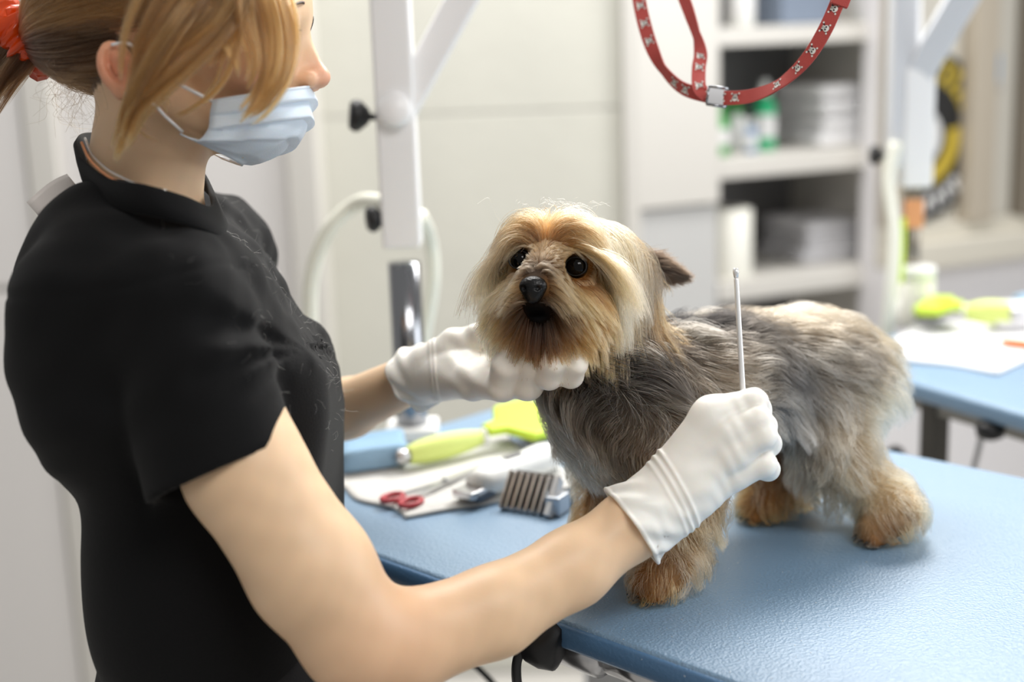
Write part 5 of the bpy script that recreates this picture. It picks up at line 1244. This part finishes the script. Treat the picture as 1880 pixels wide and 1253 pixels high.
# stray hairs on the crown and whiskers
rg = np.random.default_rng(9); W_ = []
for i in range(60):
    x0_ = rg.normal(1025, 38); q = [P(x0_, 415, 1.165)]; dx_ = float(np.clip(rg.normal(6, 18), -26, 36))
    W_.append(bez([P(x0_, 412, 1.165), P(x0_ + dx_ * .5, 395, 1.16), P(x0_ + dx_, 380 - abs(rg.normal(0, 8)), 1.155), P(x0_ + dx_ * 1.8, 372 + abs(dx_) * .35 - abs(rg.normal(0, 6)), 1.15)], 10))
W_ = np.array(W_); cw = np.repeat(lin((246, 232, 204))[None], len(W_), 0); make_hair('crown_wisps', W_, cw, cw, .9e-4, .4e-4, fur_m, dog)
W_ = []
for i in range(10):
    y0_ = rg.uniform(540, 570); W_.append(bez([P(945, y0_, 1.108), P(920, y0_ - 6 + i, 1.10), P(898, y0_ + 5 + 4 * i, 1.10), P(890 - i, y0_ + 30 + 6 * i, 1.10)], 10))
    W_.append(bez([P(1010, y0_ + 10, 1.105), P(1035, y0_ + 6, 1.095), P(1060, y0_ + 25 + i, 1.09), P(1072 + i, y0_ + 60, 1.09)], 10))
W_ = np.array(W_); cw = np.repeat(lin((50, 38, 28))[None], len(W_), 0); make_hair('whiskers', W_, cw, cw, .8e-4, .3e-4, fur_m, dog)
# claws
for l in LEGS:
    pawp = l[-1][0]; fw = unit((l[-1][0] - l[-2][0]) * np.array([1, 1, 0])); sd_ = np.array([-fw[1], fw[0], 0])
    for t in (-.010, -.0035, .0035, .010):
        q = pawp + fw * (.0155 - abs(t) * .4) + sd_ * t - Z * .007; b = MB(); b.tube([q, q + fw * .003, q + fw * .006 - Z * .003], [.0014, .0012, .0003], 6); b.build('claw', mat('claw', (40, 32, 28), .4), dog)

# ================================================================== LEASH LOOP
strap_m = mat('red_webbing', (178, 70, 64), .7, bump=(1500, .5, .0008))
ls = empty('leash_loop', P(1360, 180, 1.2), 'red webbing leash loop with skull prints hanging from above', 'leash')
def ribbon(path, width, seg=60):
    """path rows (x, y, depth, twist degrees): 0 = flat towards the viewer"""
    a = np.array(bez([P(*q[:3]) for q in path], seg)); tw_ = np.array([float(q) for q in np.interp(np.linspace(0, len(path) - 1, seg), range(len(path)), [q[3] for q in path])])
    tg = unit(np.gradient(a, axis=0)); s0 = unit(np.cross(tg, FWD)); n0 = np.cross(s0, tg); c_ = np.cos(np.radians(tw_))[:, None]; s_ = np.sin(np.radians(tw_))[:, None]
    sd = s0 * c_ + n0 * s_; return a, tg, sd, np.cross(tg, sd), width
def strap(R_, name):
    a, tg, sd, nn, wd = R_; v = []; f = []
    for i in range(len(a)):
        for (s, t) in ((-1, -1), (1, -1), (1, 1), (-1, 1)): v.append(a[i] + sd[i] * s * wd / 2 + nn[i] * t * .0008)
    for i in range(len(a) - 1):
        for j in range(4): f.append((i * 4 + j, i * 4 + (j + 1) % 4, (i + 1) * 4 + (j + 1) % 4, (i + 1) * 4 + j))
    f.append((3, 2, 1, 0)); e = (len(a) - 1) * 4; f.append((e, e + 1, e + 2, e + 3)); return build(name, v, f, strap_m, ls, bevel=.0003, segs=1)
skw = mat('print_white', (232, 230, 224), .6); skb = mat('print_black', (34, 32, 36), .6)
def skull(c0, s, t, nrm, sc):
    """flat print: white skull with dark eyes and crossed bones"""
    b = MB(); 
    def pg(pts, off, mi): b.cur = mi; b.prism([c0 + s * x * sc + t * y * sc + nrm * off for x, y in pts], nrm * .00012)
    circ = lambda cx, cy, r, k=14, sy=1.0: [(cx + r * math.cos(a), cy + r * sy * math.sin(a)) for a in np.linspace(0, 2 * math.pi, k, endpoint=False)]
    for sg_ in (-1, 1): pg([(-.95 * sg_, -.75), (-.80 * sg_, -.95), (.95 * sg_, .55), (.80 * sg_, .75)], .0001, 1)
    for (x, y) in ((-.88, -.85), (.88, -.85), (-.88, .65), (.88, .65)): pg(circ(x, y, .2, 8), .00015, 0)
    pg(circ(0, .18, .66, 18, .92), .0002, 0); pg([(-.36, -.75), (.36, -.75), (.40, -.2), (-.40, -.2)], .0002, 0)
    for x in (-.27, .27): pg(circ(x, .08, .19, 10), .0004, 1)
    pg([(-.09, -.22), (.09, -.22), (0, -.04)], .0004, 1)
    for x in (-.15, .0, .15): pg([(x - .025, -.72), (x + .025, -.72), (x + .025, -.45), (x - .025, -.45)], .0004, 1)
    b.build('skull_print', [skw, skb], ls, smooth=False)
def prints(R_, ts, flip=1):
    a, tg, sd, nn, wd = R_; L_ = len(a) - 1
    for t in ts:
        i = int(t * L_); nr = nn[i] if np.dot(nn[i], TOW) > 0 else -nn[i]
        skull(a[i] + nr * .0009, unit(tg[i]) * flip, sd[i], nr, .0042)
r1 = ribbon([(1562, -60, 1.16, -30), (1537, 5, 1.165, -30), (1512, 60, 1.17, -28), (1478, 112, 1.18, -35), (1430, 155, 1.20, -50), (1380, 176, 1.225, -15), (1330, 180, 1.245, 5), (1290, 174, 1.26, 15), (1250, 160, 1.275, 50), (1218, 128, 1.29, 70), (1197, 88, 1.30, 30), (1182, 40, 1.31, 10), (1172, -10, 1.32, 5), (1168, -60, 1.33, 0)], .0125, 120)
strap(r1, 'strap'); prints(r1, (.095, .15, .205, .26, .315, .43, .475, .52, .60, .64, .79, .845, .895))
r2 = ribbon([(1300, 178, 1.255, 0), (1284, 160, 1.262, 0), (1283, 125, 1.275, 0), (1286, 100, 1.285, 25), (1279, 65, 1.295, 70), (1266, 25, 1.305, 50), (1252, -15, 1.315, 40), (1240, -60, 1.32, 40)], .0125, 60)
strap(r2, 'strap'); prints(r2, (.16, .30, .42))
a, tg, sd, nn, wd = r1; i = int(.555 * 119); c0 = P(1316, 178, 1.247); x_, y_ = RIGHT * .99 - UP * .14, UP * .99 + RIGHT * .14; z_ = TOW
b = MB()
for s in (-1, 1):
    b.tube([c0 + y_ * s * .0080 - x_ * .0085 + z_ * .002, c0 + y_ * s * .0080 + x_ * .0085 + z_ * .002], .0013, 8)
    b.tube([c0 + x_ * s * .0085 - y_ * .0080 + z_ * .002, c0 + x_ * s * .0085 + y_ * .0080 + z_ * .002], .0009, 8)
b.build('slide_buckle', chrome, ls); b = MB(); b.box(c0 + z_ * .0016, x_ * .0078, y_ * .0070, z_ * .0007); b.build('buckle_plate', metal, ls, smooth=False, bevel=.0004)
for (x_, y_2, d_2) in ((1562, -60, 1.16), (1168, -60, 1.33), (1240, -60, 1.32)):      # the straps run up to the ring of the cross bar
    a0 = P(x_, y_2, d_2); pts_ = [a0 * (1 - t) + (HANG - Z * .006) * t for t in np.linspace(0, 1, 12)]; tg_ = unit(HANG - a0); sd_ = unit(np.cross(tg_, FWD)); nn_ = np.cross(tg_, sd_)
    strap((np.array(pts_), np.repeat(tg_[None], 12, 0), np.repeat(sd_[None], 12, 0), np.repeat(nn_[None], 12, 0), .0125), 'strap')
q = P(1545, -2, 1.162); tgx = unit(P(1562, -60, 1.16) - P(1537, 5, 1.165)); b = MB(); b.box(q, tgx * .006, unit(np.cross(tgx, FWD)) * .0072, TOW * .002); b.build('stitched_end', strap_m, ls, bevel=.0008)
